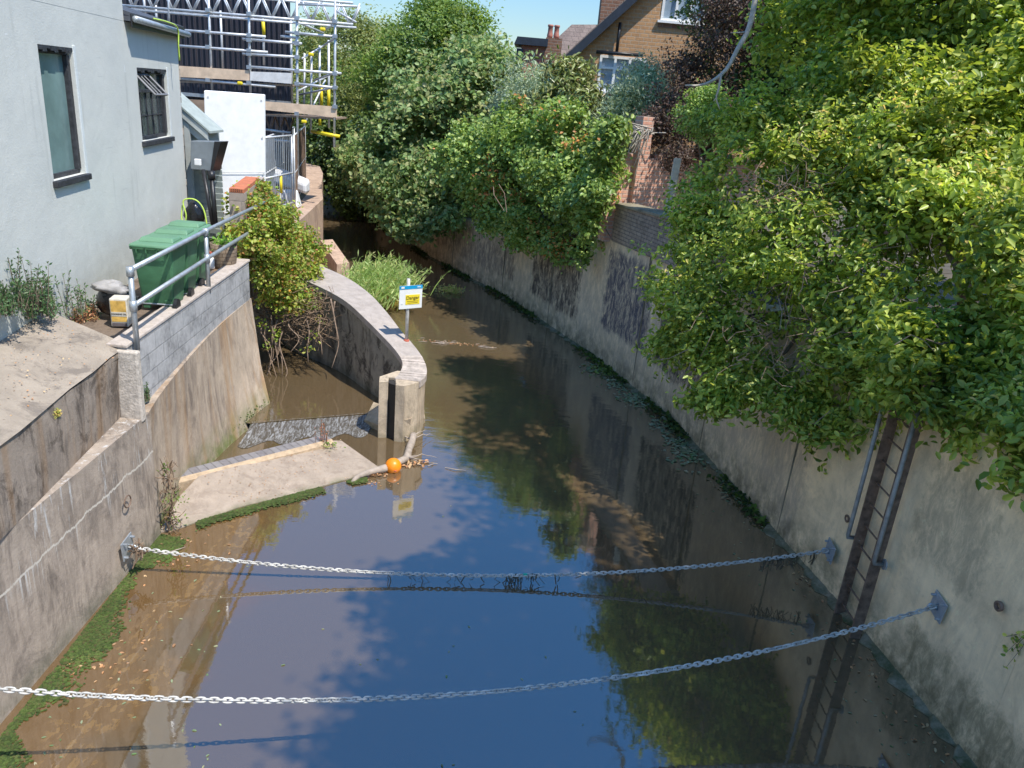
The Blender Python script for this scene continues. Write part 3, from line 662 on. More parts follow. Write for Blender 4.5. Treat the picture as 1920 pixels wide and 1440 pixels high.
for o in (0, .17): m.hexa([a-dd*.5+V(0, -.13+o*.3, -.14-o), b+dd*.02+V(0, -.13+o*.3, -.14-o), b+dd*.02+V(0, -.09+o*.3, -.14-o), a-dd*.5+V(0, -.09+o*.3, -.14-o)], [a-dd*.5+V(0, -.13+o*.3, .0-o), b+dd*.02+V(0, -.13+o*.3, .0-o), b+dd*.02+V(0, -.09+o*.3, .0-o), a-dd*.5+V(0, -.09+o*.3, -o)])
m.build('bargeboard', M['wtimber'], sh)
m = MB(); p = ay(349, 230, 14.5); m.box((p[0], 14.54, (2.5+p[2])/2), (.10, .08, p[2]-2.5)); m.build('corner_post', M['wtimber'], sh)
m = MB()
for k in range(14): m.box((-5.93, 14.60, 2.65+k*.11), (.42, .02, .095), [V(1, 0, 0), unit(V(0, 1, .15)), unit(V(0, -.15, 1))])
m.build('louvre', M['siding'], sh)

# things standing by the lean-to
m = MB(); q0 = [ay(357, 264, 14.15), ay(413, 266, 14.15), ay(398, 321, 14.15), ay(357, 317, 14.15)]
m.hexa([q0[3], q0[2], q0[2]+V(.02, .3, 0), q0[3]+V(0, .3, 0)], [q0[0], q0[1], q0[1]+V(.02, .3, 0), q0[0]+V(0, .3, 0)])
M['duct'] = plain('grey_sheet_metal', (.24, .27, .29), .4, .3, var=.1)
hp = empty('duct_hopper', q0[3], 'grey tapered metal hopper beside the white timber lean-to', 'duct')
m.build('hopper', M['duct'], hp, bevel=.01)
m = MB(); m.hexa([q0[2]+V(-.03, -.012, 0), q0[2]+V(.01, -.012, 0), q0[2]+V(.03, .31, 0), q0[2]+V(-.0, .31, 0)], [q0[1]+V(-.10, -.012, 0), q0[1]+V(.01, -.012, 0), q0[1]+V(.03, .31, 0), q0[1]+V(0, .31, 0)]); m.build('edge_strip', M['black'], hp)
m = MB(); p = ay(371, 304, 14.05); m.box(p, (.11, .06, .11)); m.build('socket_box', M['white'], hp, bevel=.01)
for k, (x0, y0, x1, y1, r, lab) in enumerate(((381, 318, 400, 428, .035, 'black drainpipe leaning below the grey hopper, nearer the lean-to'), (396, 322, 405, 426, .04, 'thicker black pipe with a socket collar leaning below the grey hopper, nearer the white panel'))):
    a, b = ay(x0, y0, 13.98), ay(x1, y1, 13.75); b[2] = max(b[2], 2.5)
    o = MB().tube([a, b], r, 10).build('drainpipe', M['black'], smooth=True); tag(o, lab, 'pipe', 'black pipes leaning by the lean-to')
    if k: MB().tube([a-(b-a)*.01, a+(b-a)*.14], r*1.6, 12).build('collar', M['black'], o, smooth=True)
m = MB(); a, b = ay(393, 226, 15.2), ay(395, 268, 15.2); m.box((a+b)/2+V(0, 0, -.6), (.10, .03, (a-b)[2]+1.2)); M['brownboard'] = plain('brown_board', (.33, .15, .07), .7)
tag(m.build('timber_plank', M['brownboard']), 'narrow reddish-brown plank standing against the white panel', 'plank')
# large white panel
wp = empty('white_panel', ay(440, 420, 16.3), 'large blank white panel standing upright behind the brick-topped wall', 'panel')
a, b, c_, d_ = ay(382, 169, 15.9), ay(496, 177, 16.7), ay(497, 392, 16.7), ay(388, 390, 15.9); d_[2] = c_[2] = 2.72
m = MB(); m.hexa([d_, c_, c_+V(0, .07, 0), d_+V(0, .07, 0)], [a, b, b+V(0, .07, 0), a+V(0, .07, 0)]); m.build('sheet', M['white'], wp, bevel=.02)
pu = unit(b-a); pw = np.linalg.norm(b-a); pnr = V(pu[1], -pu[0], 0)
M['seam'] = plain('grey_seal', (.50, .50, .49), .7)
MB().box((a+b)/2*V(1, 1, 0)+ez*((a[2]+d_[2])/2-.35)+pnr*.003, (pw-.06, .005, .012), [pu, pnr, ez]).build('seam', M['seam'], wp)
for fx in (.06, .94):
    for fz in (.05, .35, .65, .95): MB().box(a*(1-fx)*V(1, 1, 0)+b*fx*V(1, 1, 0)+ez*(d_[2]+(a[2]-d_[2])*fz)+pnr*.004, (.03, .008, .03), [pu, pnr, ez]).build('fixing', M['seam'], wp)
m = MB(); m.hexa([V(d_[0], 15.91, 2.5), V(c_[0], 16.71, 2.5), V(c_[0], 16.76, 2.5), V(d_[0], 15.96, 2.5)], [d_+V(0, .01, -.01), c_+V(0, .01, -.01), c_+V(0, .06, -.01), d_+V(0, .06, -.01)]); m.build('base_board', M['wtimber'], wp)
# low block wall with red perforated bricks on top
M['tanblock'] = brick('tan_block', (.33, .27, .22), (.38, .31, .26), (.25, .21, .18), (1, .2), bw=.45, rh=.215, ms=.012, dirt=.3, bump=.4)
M['redperf'] = plain('red_perforated_brick', (.50, .16, .075), .85, var=.25, sc=8, bump=.5)
pf = empty('low_block_wall', ay(443, 430, 13.4), 'tan block wall topped with loose red perforated bricks, half buried in bramble', 'wall')
a, b = ay(429, 361, 13.4), ay(458, 363, 13.4); r = unit((ay(480, 345, 15.9)-ay(440, 362, 13.4))*V(1, 1, 0)); 
m = MB(); m.hexa([V(a[0], 13.4, 2.45), V(b[0], 13.4, 2.45), V(b[0], 13.4, 2.45)+r*2.6, V(a[0], 13.4, 2.45)+r*2.6], [a, b, V(b[0], 13.4, a[2])+r*2.6, V(a[0], 13.4, a[2])+r*2.6]); m.build('blocks', M['tanblock'], pf)
for k in range(8):
    m = MB(); L_ = b-a; p = (a+b)/2+r*(.12+k*.235)+V(0, 0, .04); m.box(p, (np.linalg.norm(L_)-.01, .215 if k else .22, .068), [unit(L_*V(1, 1, 0)), r, ez]); o = m.build('red_brick', M['redperf'], pf, bevel=.004)
    if k == 0:
        for i in range(6):
            for j in range(2): MB().box(p-r*.113+unit(L_)*(-.09+i*.036)+V(0, 0, -.013+j*.028), (.014, .006, .012)).build('perforation', M['slot'], o)

# keg, sack, planter, tin
M['steel'] = plain('brushed_steel', (.50, .48, .46), .3, .8, var=.15)
kp = V(*ay(369, 445, 13.1)); kp[2] = 2.5
kg = MB().lathe(kp, [(.17, 0), (.19, .03), (.2, .1), (.185, .16), (.2, .22), (.2, .34), (.185, .40), (.19, .50), (.17, .53), (.14, .54)], 20).build('beer_keg', M['steel'], smooth=True)
tag(kg, 'round steel keg behind the green bins under a black sack', 'keg')
def blob(name, c, r, mat, amp=.18, f=6, seed=0, nseg=22):
    vs, fs = [], []; k = nseg
    for i in range(k//2+1):
        th = math.pi*i/(k//2)
        for j in range(k):
            ph = 2*math.pi*j/k; d = V(math.sin(th)*math.cos(ph), math.sin(th)*math.sin(ph), math.cos(th))
            w = 1+amp*float(sn((d*f)[None]+seed, 1.0, seed)[0])+amp*.4*float(sn((d*f*2.7)[None]+seed, 1., seed)[0]); vs.append(c+d*np.array(r)*w)
    for i in range(k//2):
        for j in range(k): fs.append((i*k+j, (i+1)*k+j, (i+1)*k+(j+1) % k, i*k+(j+1) % k))
    return MB().add(vs, fs).build(name, mat, smooth=True)
M['bag'] = plain('black_bin_liner', (.012, .012, .014), .22, var=.3, bump=.8, bsc=18)
o = blob('bin_bag', kp+V(.0, 0, .70), (.17, .15, .22), M['bag'], .2, 3, 2); tag(o, 'shiny black bin bag tied with lime cord on top of the steel keg', 'bag')
m = MB(); m.tube(spl([kp+V(-.16, -.12, .85), kp+V(-.17, -.16, .65), kp+V(-.12, -.18, .57), kp+V(-.08, -.18, .7), kp+V(-.13, -.14, .93), kp+V(.05, -.1, .96), kp+V(.18, -.08, .8), kp+V(.24, -.1, .45)], 5), .012, 6); m.build('cord', M['hose'], o, smooth=True)
pc = V(*ay(421, 497, 12.4)); pc[2] = 2.5
M['basket'] = brick('stone_pattern_pot', (.20, .15, .11), (.26, .20, .14), (.10, .07, .05), (1, 0), bw=.11, rh=.06, ms=.006, dirt=.4)
pl = empty('planter', pc, 'round brown stone-pattern planter beside the bramble', 'planter')
MB().lathe(pc, [(.17, 0), (.19, .1), (.205, .25), (.21, .40), (.19, .40), (.18, .34), (.0, .33)], 20, False).build('pot', M['basket'], pl, smooth=True)
P_ = pc+V(0, 0, .38)+rng.normal(size=(420, 3))*V(.09, .08, .06)
M['leaf_pl'] = leafm('planter_leaf', [(.06, .16, .02), (.12, .26, .04), (.2, .3, .06)])
leaves('greenery', P_, rng.normal(size=P_.shape)*.6+V(0, 0, .5), .06, .35, M['leaf_pl'], pl)['kind'] = 'stuff'
bt = V(*ay(396, 487, 12.2)); bt[2] = 2.5
o = MB().lathe(bt, [(.045, 0), (.05, .02), (.05, .15), (.03, .2), (.018, .22), (.018, .24)], 12).build('bottle', M['white'], smooth=True); tag(o, 'white plastic bottle with a red cap beside the planter', 'bottle')
MB().lathe(bt+V(0, 0, .242), [(.022, 0), (.022, .035)], 10).build('cap', M['redc'], o)
# cooking oil tin
tz = 2.49; tA, tB = at(209, 613, tz), at(242, 614, tz); tn = unit(V(-(tB-tA)[1], (tB-tA)[0], 0)); tx = unit(tB-tA); tw = np.linalg.norm(tB-tA)
tin = empty('oil_tin', (tA+tB)/2, 'square yellow and white COOKING OIL tin by the foot of the handrail', 'tin')
M['tin'] = plain('tin_white', (.62, .57, .47), .5, .1, var=.15, sc=15); M['tiny'] = plain('tin_yellow', (.62, .38, .09), .5, var=.35, sc=14); M['tind'] = plain('tin_dark_band', (.12, .10, .10), .6)
MB().box((tA+tB)/2+tn*tw*.5+ez*.18, (tw, tw, .35), [tx, tn, ez]).build('tin_body', M['tin'], tin, bevel=.012)
MB().box((tA+tB)/2-tn*.003+ez*.20, (tw*.86, .004, .26), [tx, tn, ez]).build('yellow_label', M['tiny'], tin)
MB().box((tA+tB)/2-tn*.005+ez*.035, (tw*.84, .004, .04), [tx, tn, ez]).build('dark_band', M['tind'], tin)
MB().box((tA+tB)/2-tn*.0055+ez*.165, (tw*.84, .004, .055), [tx, tn, ez]).build('white_band', M['tin'], tin)
def text(s, mat, parent, pos, xa, za, size, name='lettering', ext=.001):
    c = bpy.data.curves.new(name, 'FONT'); c.body = s; c.size = size; c.align_x = 'CENTER'; c.align_y = 'CENTER'; c.extrude = ext; c.offset = size*.015
    c.materials.append(mat); o = bpy.data.objects.new(name, c); COL.objects.link(o); ya = np.cross(za, xa)
    p = pos-(np.array(parent.location) if parent else 0)
    o2 = bpy.data.objects.new(name, bpy.data.meshes.new_from_object(o)); bpy.data.objects.remove(o); o = o2; COL.objects.link(o); o.parent = parent; o.matrix_local = Matrix(((xa[0], za[0], -ya[0], p[0]), (xa[1], za[1], -ya[1], p[1]), (xa[2], za[2], -ya[2], p[2]), (0, 0, 0, 1))); return o
M['ink'] = plain('ink', (.02, .02, .025), .6)
text('COOKING OIL', M['ink'], tin, (tA+tB)/2-tn*.009+ez*.165, tx, ez, tw*.135)
o = blob('rubbish_sack', at(196, 606, 2.5)+V(.02, .30, .22), (.24, .19, .22), M['bag'], .12, 3, 5); tag(o, 'black and white crumpled sack slumped behind the cooking oil tin', 'sack')
M['sackw'] = plain('crumpled_white_sheet', (.33, .31, .29), .6, bump=.9, bsc=12)
bb = blob('white_flap', at(196, 606, 2.5)+V(.0, .22, .40), (.19, .14, .09), M['sackw'], .35, 3, 8)
bb.parent = o

# ---- wheelie bins
M['bin'] = plain('green_bin_plastic', (.062, .165, .080), .5, var=.28, sc=5, bump=.2, bsc=8, spec=.4); M['binlid'] = plain('green_lid_plastic', (.12, .25, .145), .55, var=.12, sc=3, bump=.12)
def wheelie(loc, ang, lab):
    t = empty('wheelie_bin', (0, 0, 0), lab, 'bin', 'green wheelie bins along the rendered wall')
    # built around origin: x across (0.58), y depth 0, near side (handle, wheels) at -y
    m = MB()
    b0 = [(-.215, -.24, .07), (.215, -.24, .07), (.215, .23, .07), (-.215, .23, .07)]; b1 = [(-.275, -.335, .93), (.275, -.335, .93), (.275, .33, .93), (-.275, .33, .93)]
    m.hexa([V(*p) for p in b0], [V(*p) for p in b1]); m.build('body', M['bin'], t, bevel=.03)
    m = MB(); m.hexa([V(-.29, -.35, .90), V(.29, -.35, .90), V(.29, .345, .90), V(-.29, .345, .90)], [V(-.295, -.355, .945), V(.295, -.355, .945), V(.295, .35, .945), V(-.295, .35, .945)]); m.build('rim', M['bin'], t, bevel=.01)
    for x in (-.2, -.07, .07, .2): MB().box((x, -.342, .865), (.014, .03, .08)).build('rib', M['bin'], t)
    m = MB(); m.hexa([V(-.30, -.37, .95), V(.30, -.37, .95), V(.30, .38, .95), V(-.30, .38, .95)], [V(-.28, -.34, .985), V(.28, -.34, .985), V(.27, .33, .99), V(-.27, .33, .99)])
    m.hexa([V(-.24, -.15, .986), V(.24, -.15, .986), V(.24, .30, .991), V(-.24, .30, .991)], [V(-.21, -.08, 1.045), (.21, -.08, 1.045), V(.22, .25, 1.03), V(-.22, .25, 1.03)])
    m.build('lid', M['binlid'], t, bevel=.015)
    m = MB(); m.tube([(-.25, -.41, .955), (.25, -.41, .955)], .014, 8)
    for x in (-.25, -.08, .08, .25): m.tube([(x, -.41, .955), (x, -.33, .935)], .012, 6)
    m.build('handle', M['bin'], t, smooth=True)
    m = MB(); m.tube([(-.27, -.27, .10), (.27, -.27, .10)], .012, 8); m.build('axle', M['galv'], t)
    for s in (-1, 1):
        MB().tube([(s*.245, -.27, .10), (s*.295, -.27, .10)], .10, 18).build('wheel', M['black'], t)
    m = MB()
    for s in (-1, 1): m = MB(); m.hexa([V(s*.15-.045, -.27, .03), V(s*.15+.045, -.27, .03), V(s*.15+.045, -.2, .03), V(s*.15-.045, -.2, .03)], [V(s*.15-.05, -.275, .16), V(s*.15+.05, -.275, .16), V(s*.15+.05, -.2, .16), V(s*.15-.05, -.2, .16)]); m.build('foot', M['bin'], t, bevel=.008)
    return t
bl = ['green wheelie bin nearest the handrail post, its wheels towards the camera', 'green wheelie bin in the middle of the three', 'green wheelie bin farthest back, next to the steel keg']
b0 = wheelie(None, 0, bl[0])
for k in range(3):
    o = b0 if k == 0 else copy_tree(b0)
    o['label'] = bl[k]; o.location = (-4.76-.08*k, 9.92+.60*k, 2.485); o.rotation_euler.z = math.radians((4, 7, 3)[k]); o.scale = (.93, .80, .90)

# ---- handrail
hr = empty('handrail', at(256, 640, 2.55), 'grey galvanised two-rail handrail on the block wall in front of the green bins', 'handrail')
pb = [at(256, 638, 2.56), at(391, 534, 2.58)]; zr = 3.42
def hpt(px, py, t):   # point above the wall line at parameter
    return onw(px, py, pb[0], pb[1])
tops = [hpt(246, 505, 0), hpt(389, 431, 0), hpt(478, 388, 0)]; lows = [hpt(262, 566, 0), hpt(389, 484, 0), hpt(474, 432, 0)]
for i in (0, 1):
    tp_ = tops[i]; m = MB(); m.tube([pb[i]-V(0, 0, .12), V(pb[i][0], pb[i][1], tp_[2])], .031, 12); o = m.build('post', M['galv'], hr, smooth=True)
    MB().tube([V(pb[i][0], pb[i][1], lows[i][2]-.06), V(pb[i][0], pb[i][1], lows[i][2]+.06)], .042, 12).build('clamp', M['galv'], o, smooth=True); m = MB(); m.tube([V(pb[i][0], pb[i][1], tp_[2]-.07), V(pb[i][0], pb[i][1], tp_[2]+.035)], .042, 12); m.build('clamp', M['galv'], o, smooth=True)
ext = lambda P: [V(pb[0][0], pb[0][1], P[0][2]), V(pb[1][0], pb[1][1], P[1][2]), P[2]+(P[2]-P[1])*.25]
MB().tube(ext(tops), .029, 12).build('top_rail', M['galv'], hr, smooth=True); MB().tube(ext(lows), .029, 12).build('lower_rail', M['galv'], hr, smooth=True)

# ================================================================== scaffold and dark building
YS = 23.0
sc = empty('scaffolding', ay(560, 300, YS), 'grey steel tube scaffolding with timber boards and lattice beam around the dark clad building', 'scaffold')
def S(px, py, dY=0): return ay(px, py, YS+dY)
def tube(nme, pts, r=.036, mat='scaf', n=8): return MB().tube([np.array(p) for p in pts], r, n).build(nme, M[mat], sc, smooth=True)
for p in (((316, -40), (317, 62), 0), ((389, -40), (398, 172), 0), ((465, -40), (470, 178), 0), ((556, -40), (558.5, 330), 0), ((629, -40), (627, 276), 0), ((413, 20), (418, 128), 1.4), ((493, 35), (495, 122), 1.4), ((545, 35), (548, 195), 1.4), ((616, 75), (617, 240), 1.6), ((599, 85), (600, 215), 3), ((584, 100), (583, 250), 3), ((571, 100), (570, 235), 3), ((292, 10), (294, 50), 1.4), ((268, -20), (274, 45), 0.4)):
    tube('upright', [S(*p[0], p[2]), S(*p[1], p[2])])
for p in (((320, 55), (498, 69), 0), ((455, 73), (566, 82), 0), ((335, 86), (502, 98), 0), ((455, 101), (558, 107), 0), ((463, 125), (640, 138), 0), ((535, 60), (630, 69), 0), ((526, 68), (556, 71), .3), ((335, 147), (517, 163), 0), ((556, 157), (632, 165), 0), ((498, 243), (545, 249), .4), ((498, 262), (560, 266), .4)):
    tube('ledger', [S(*p[0], p[2]), S(*p[1], p[2])])
for p in (((560, 70), (545, 88), 0, 3), ((630, 70), (600, 90), 0, 3), ((632, 135), (590, 150), 0, 3), ((632, 163), (560, 178), 0, 3), ((629, 45), (600, 60), 0, 3), ((556, 40), (606, 62), 0, 1.5), ((566, 110), (625, 75), 1, 3), ((560, 170), (620, 140), 1.5, 3), ((570, 235), (610, 150), 2, 3)):
    tube('brace', [S(*p[0], p[2]), S(*p[1], p[3])], .03)
for (dy, sh_) in ((0, 0), (1.5, 6)):   # two lattice beams along the top
    c1 = lambda x: 10+(x-230)*.0826+sh_; c2 = lambda x: -30+(x-230)*.0826+sh_
    bm = MB()
    bm.tube([S(225, c1(225), dy), S(662, c1(662), dy)], .034, 8); bm.tube([S(225, c2(225), dy), S(662, c2(662), dy)], .034, 8); x = 232
    while x < 640:
        bm.tube([S(x, c2(x), dy), S(x+18, c1(x+18), dy)], .026, 6); bm.tube([S(x+18, c1(x+18), dy), S(x+36, c2(x+36), dy)], .026, 6); x += 37
    bm.build('lattice_beam', M['scaf'], sc, smooth=True)
tube('ledger', [S(222, 17), S(668, 52)], .03); tube('ledger', [S(560, 8), S(670, 12)], .03); tube('ledger', [S(630, 20), S(668, 42)], .03)
def board(px0, px1, t0, b0_, t1, b1_, mat, nme='toe_board', dY=-.06, th=.04):
    a, b, c_, d_ = S(px0, t0, dY), S(px1, t1, dY), S(px1, b1_, dY), S(px0, b0_, dY); e = V(0, th, 0)
    return MB().hexa([d_, c_, c_+e, d_+e], [a, b, b+e, a+e]).build(nme, M[mat], sc)
M['brdw'] = plain('weathered_pale_board', (.74, .71, .66), .8, var=.15); M['brdd'] = plain('dark_board', (.30, .21, .14), .8, var=.2)
board(332, 467, 123, 144, 132, 151, 'wood'); board(469, 546, 134, 151, 137, 157, 'brdw'); board(496, 631, 190, 206, 200, 220, 'wood'); board(336, 384, 185, 206, 188, 210, 'brdd')  # last board is coloured dark to stand for the shade on it
for (x0, x1, t, b_) in ((332, 545, 151, 158), (496, 630, 214, 222)):   # walking platforms
    a, b = S(x0, t, 0), S(x1, t+7, 0); e = V(0, 1.3, 0); MB().hexa([a-ez*.05, b-ez*.05, b+e-ez*.05, a+e-ez*.05], [a, b, b+e, a+e]).build('platform', M['brdd'], sc)
bm = MB(); x = 498   # lattice under the lower platform, its shade put in by a dark rusty colour
while x < 550: bm.tube([S(x, 218, .5), S(x+9, 246, .5)], .025, 6); bm.tube([S(x+9, 246, .5), S(x+18, 218, .5)], .025, 6); x += 18
bm.build('lattice_beam', M['rust'], sc)
for p in (((604, 250), (637, 256), 0, 0, .05), ((585, 246), (606, 250), 1.5, 0, .05)): tube('yellow_tube', [S(p[0][0], p[0][1], p[2]), S(*p[1], p[3])], p[4], 'yellow')
for p in (((493, 39), (495, 66), 1.3), ((616, 165), (616.5, 200), 1.5), ((598, 205), (600, 235), 2.9), ((602, 158), (603, 200), 2.8)): tube('yellow_sleeve', [S(*p[0], p[2]), S(*p[1], p[2])], .05, 'yellow')
for p in ((605, 55), (450, 156), (583, 102), (570, 228)): MB().box(S(*p, -.05), (.15, .09, .09)).build('yellow_clip', M['yellow'], sc, bevel=.03)
cpl = MB()
for x, ys_ in ((390, (19, 60, 88, 150)), (467, (26, 66, 75, 95, 101, 126, 155)), (557, (34, 62, 81, 107, 133, 157, 213)), (628, (40, 68, 138, 164, 200))):
    for y in ys_: MB().box(S(x, y, -.05), (.12, .10, .10)).build('coupler', M['galv'], sc)

def cladding():
    m, t, b = nm('dark_corrugated_cladding'); q = N(t); x = q.xyz()[0]
    s = q.mul(q.mul(q.mul(x, 2*math.pi/.16), 0.0, 'ADD'), 0, 'SINE')
    col = q.mix(q.rng(q.noise((8, 8, .8), 5, .7), .5, .75, 0, .6), (.028, .028, .042), (.075, .062, .052))
    q.L(col, b.inputs['Base Color']); b.inputs['Roughness'].default_value = .55
    q.L(q.bump(s, .9, .05), b.inputs['Normal']); return m
M['clad'] = cladding()
db = empty('dark_clad_building', (-12, 26, 2.4), 'building clad in dark corrugated sheets behind the scaffolding', 'building')
a = S(545, 60, 2.2)
MB().hexa([V(-22, 25.2, 2.3), V(a[0], 25.2, 2.3), V(a[0]-2.6, 33, 2.3), V(-22, 33, 2.3)], [V(-22, 25.2, 10), V(a[0], 25.2, 10), V(a[0]-2.6, 33, 10), V(-22, 33, 10)]).build('cladding', M['clad'], db)
MB().hexa([V(-22, 25.1, S(500, 190, 2.1)[2]-.05), V(a[0]+.02, 25.1, S(500, 190, 2.1)[2]-.05), V(a[0]+.02, 25.19, S(500, 190, 2.1)[2]-.05), V(-22, 25.19, S(500, 190, 2.1)[2]-.05)], [V(-22, 25.1, S(500, 190, 2.1)[2]+.05), V(a[0]+.02, 25.1, S(500, 190, 2.1)[2]+.05), V(a[0]+.02, 25.19, S(500, 190, 2.1)[2]+.05), V(-22, 25.19, S(500, 190, 2.1)[2]+.05)]).build('drip_rail', M['galv'], db)

# temporary mesh fence on the far wall
def fpanel(A, B, h, lab, dark):
    t = empty('temporary_fence_panel', A, lab, 'fence panel', 'temporary fence panels beyond the bramble'); u = B-A; L = np.linalg.norm(u); u = u/L
    f = MB()
    for p, q_ in ((A+ez*.08, A+ez*h), (B+ez*.08, B+ez*h), (A+ez*h, B+ez*h), (A+ez*.18, B+ez*.18), (A+ez*h*.5, B+ez*h*.5)): f.tube([p, q_], .024, 8)
    f.build('frame', M['scaf'], t, smooth=True)
    w = MB(); k = int(L/(.045 if dark else .12))
    for i in range(1, k): p = A+u*L*i/k; w.tube([p+ez*.18, p+ez*h], .016 if dark else .011, 4, False)
    if dark:
        for j in range(1, 26): w.tube([A+ez*(.18+(h-.2)*j/26), B+ez*(.18+(h-.2)*j/26)], .014, 4, False)
    w.build('mesh_infill', M['rust'] if dark else M['galv'], t)
    return t
F0 = at(499, 408, 2.03); F1 = at(549, 392, 2.03); F2 = at(573, 352, 2.03)
fpanel(F0, F1, 2.0, 'open steel mesh temporary fence panel nearest the white panel', False)
fpanel(F1+V(.05, .05, 0), F2, 2.0, 'temporary fence panel covered in dark netting beside the river bend', True)
fpanel(ay(498, 390, 21.5)*V(1, 1, 0)+ez*2.03, F2+V(-.6, .8, 0), 1.9, 'second row temporary fence panel standing behind the open one', False)
M['barrier'] = plain('white_barrier_plastic', (.70, .70, .70), .5, var=.1)
a = at(545, 388, 2.03); m = MB()
m.hexa([a+V(-.55, -.2, 0), a+V(.28, -.2, 0), a+V(.28, .25, 0), a+V(-.55, .25, 0)], [a+V(-.45, -.08, .45), a+V(.18, -.08, .5), a+V(.18, .15, .5), a+V(-.45, .15, .45)])
tag(m.build('barrier_block', M['barrier'], bevel=.06), 'white moulded barrier block at the foot of the mesh fence', 'barrier')
m = MB(); a, b = ay(503, 318, 23.2), ay(573, 345, 22.9); m.hexa([a-ez*.35, b-ez*.30, b+V(0, .5, -.3), a+V(0, .5, -.35)], [a, b, b+V(0, .5, .1), a+V(0, .5, .12)])
tag(m.build('tarpaulin_roll', M['barrier'], bevel=.08), 'long pale sheeted roll lying behind the mesh fence', 'sheeting')
m = MB().tube([ay(526, 330, 21.2), ay(527, 362, 21.2)], .045, 8); tag(m.build('marker_post', M['yellow'], smooth=True), 'short yellow sleeve standing inside the mesh fence', 'marker')

# ================================================================== warning sign
sb = at(762, 641, 1.27); sg = empty('warning_sign', sb, 'white and yellow danger sign on a steel post fixed to the curved wall', 'sign')
zt_ = ay(762, 522, sb[1])[2]
MB().tube([sb, V(sb[0], sb[1], zt_)], .030, 14).build('post', M['white2'] if 'white2' in M else M['chain'], sg, smooth=True)
MB().lathe(sb+V(0, 0, -.01), [(.05, 0), (.05, .05), (.034, .055)], 12).build('base_collar', M['redc'], sg)
zb_ = ay(762, 577, sb[1])[2]; ztp = ay(762, 534, sb[1])[2]
L1 = at(745, 581, zb_-.0); R1 = at(790, 572, zb_); sx = unit((R1-L1)*V(1, 1, 0)); syn = V(sx[1], -sx[0], 0)
if syn[1] > 0: syn = -syn
wS = .44; hS = ztp-zb_; sc_ = V(sb[0], sb[1], (zb_+ztp)/2)+syn*.045+sx*.03
sx = unit(sx*V(1, .55, 0)+0) ; syn = V(sx[1], -sx[0], 0); sc_ = V(sb[0], sb[1], (zb_+ztp)/2)+syn*.045+sx*.03
M['signw'] = plain('sign_white', (.78, .78, .74), .4, var=.03, bump=.02); M['signb'] = plain('sign_blue', (.01, .30, .55), .4); M['signy'] = plain('sign_yellow', (.85, .66, .04), .4, var=.06)
pn = MB().box(sc_, (wS, .008, hS), [sx, syn, ez]).build('panel', M['signw'], sg)
MB().box(sc_+syn*.006+ez*(hS/2-.03), (wS, .006, .06), [sx, syn, ez]).build('blue_header', M['signb'], sg)
MB().box(sc_+syn*.006+sx*.035-ez*.045, (wS*.62, .006, hS*.42), [sx, syn, ez]).build('yellow_label', M['signy'], sg)
M['inkg'] = plain('sign_ink', (.16, .12, .02), .6)
text('Danger', M['inkg'], sg, sc_+syn*.011+sx*.035-ez*.015, sx, ez, .085)
t_ = MB()
for k, w in ((0, .22), (1, .20)): t_.box(sc_+syn*.010+sx*.035-ez*(.075+.028*k), (w, .003, .007), [sx, syn, ez])
t_.build('small_print', M['inkg'], sg)
t_ = MB(); t_.box(sc_+syn*.010-sx*.17-ez*.11, (.04, .003, .008), [sx, syn, ez]); t_.box(sc_+syn*.011-sx*.16+ez*(hS/2-.03), (.06, .003, .03), [sx, syn, ez]); t_.box(sc_+syn*.011+sx*.15+ez*(hS/2-.03), (.07, .003, .012), [sx, syn, ez]); t_.build('small_mark', M['signw'], sg)

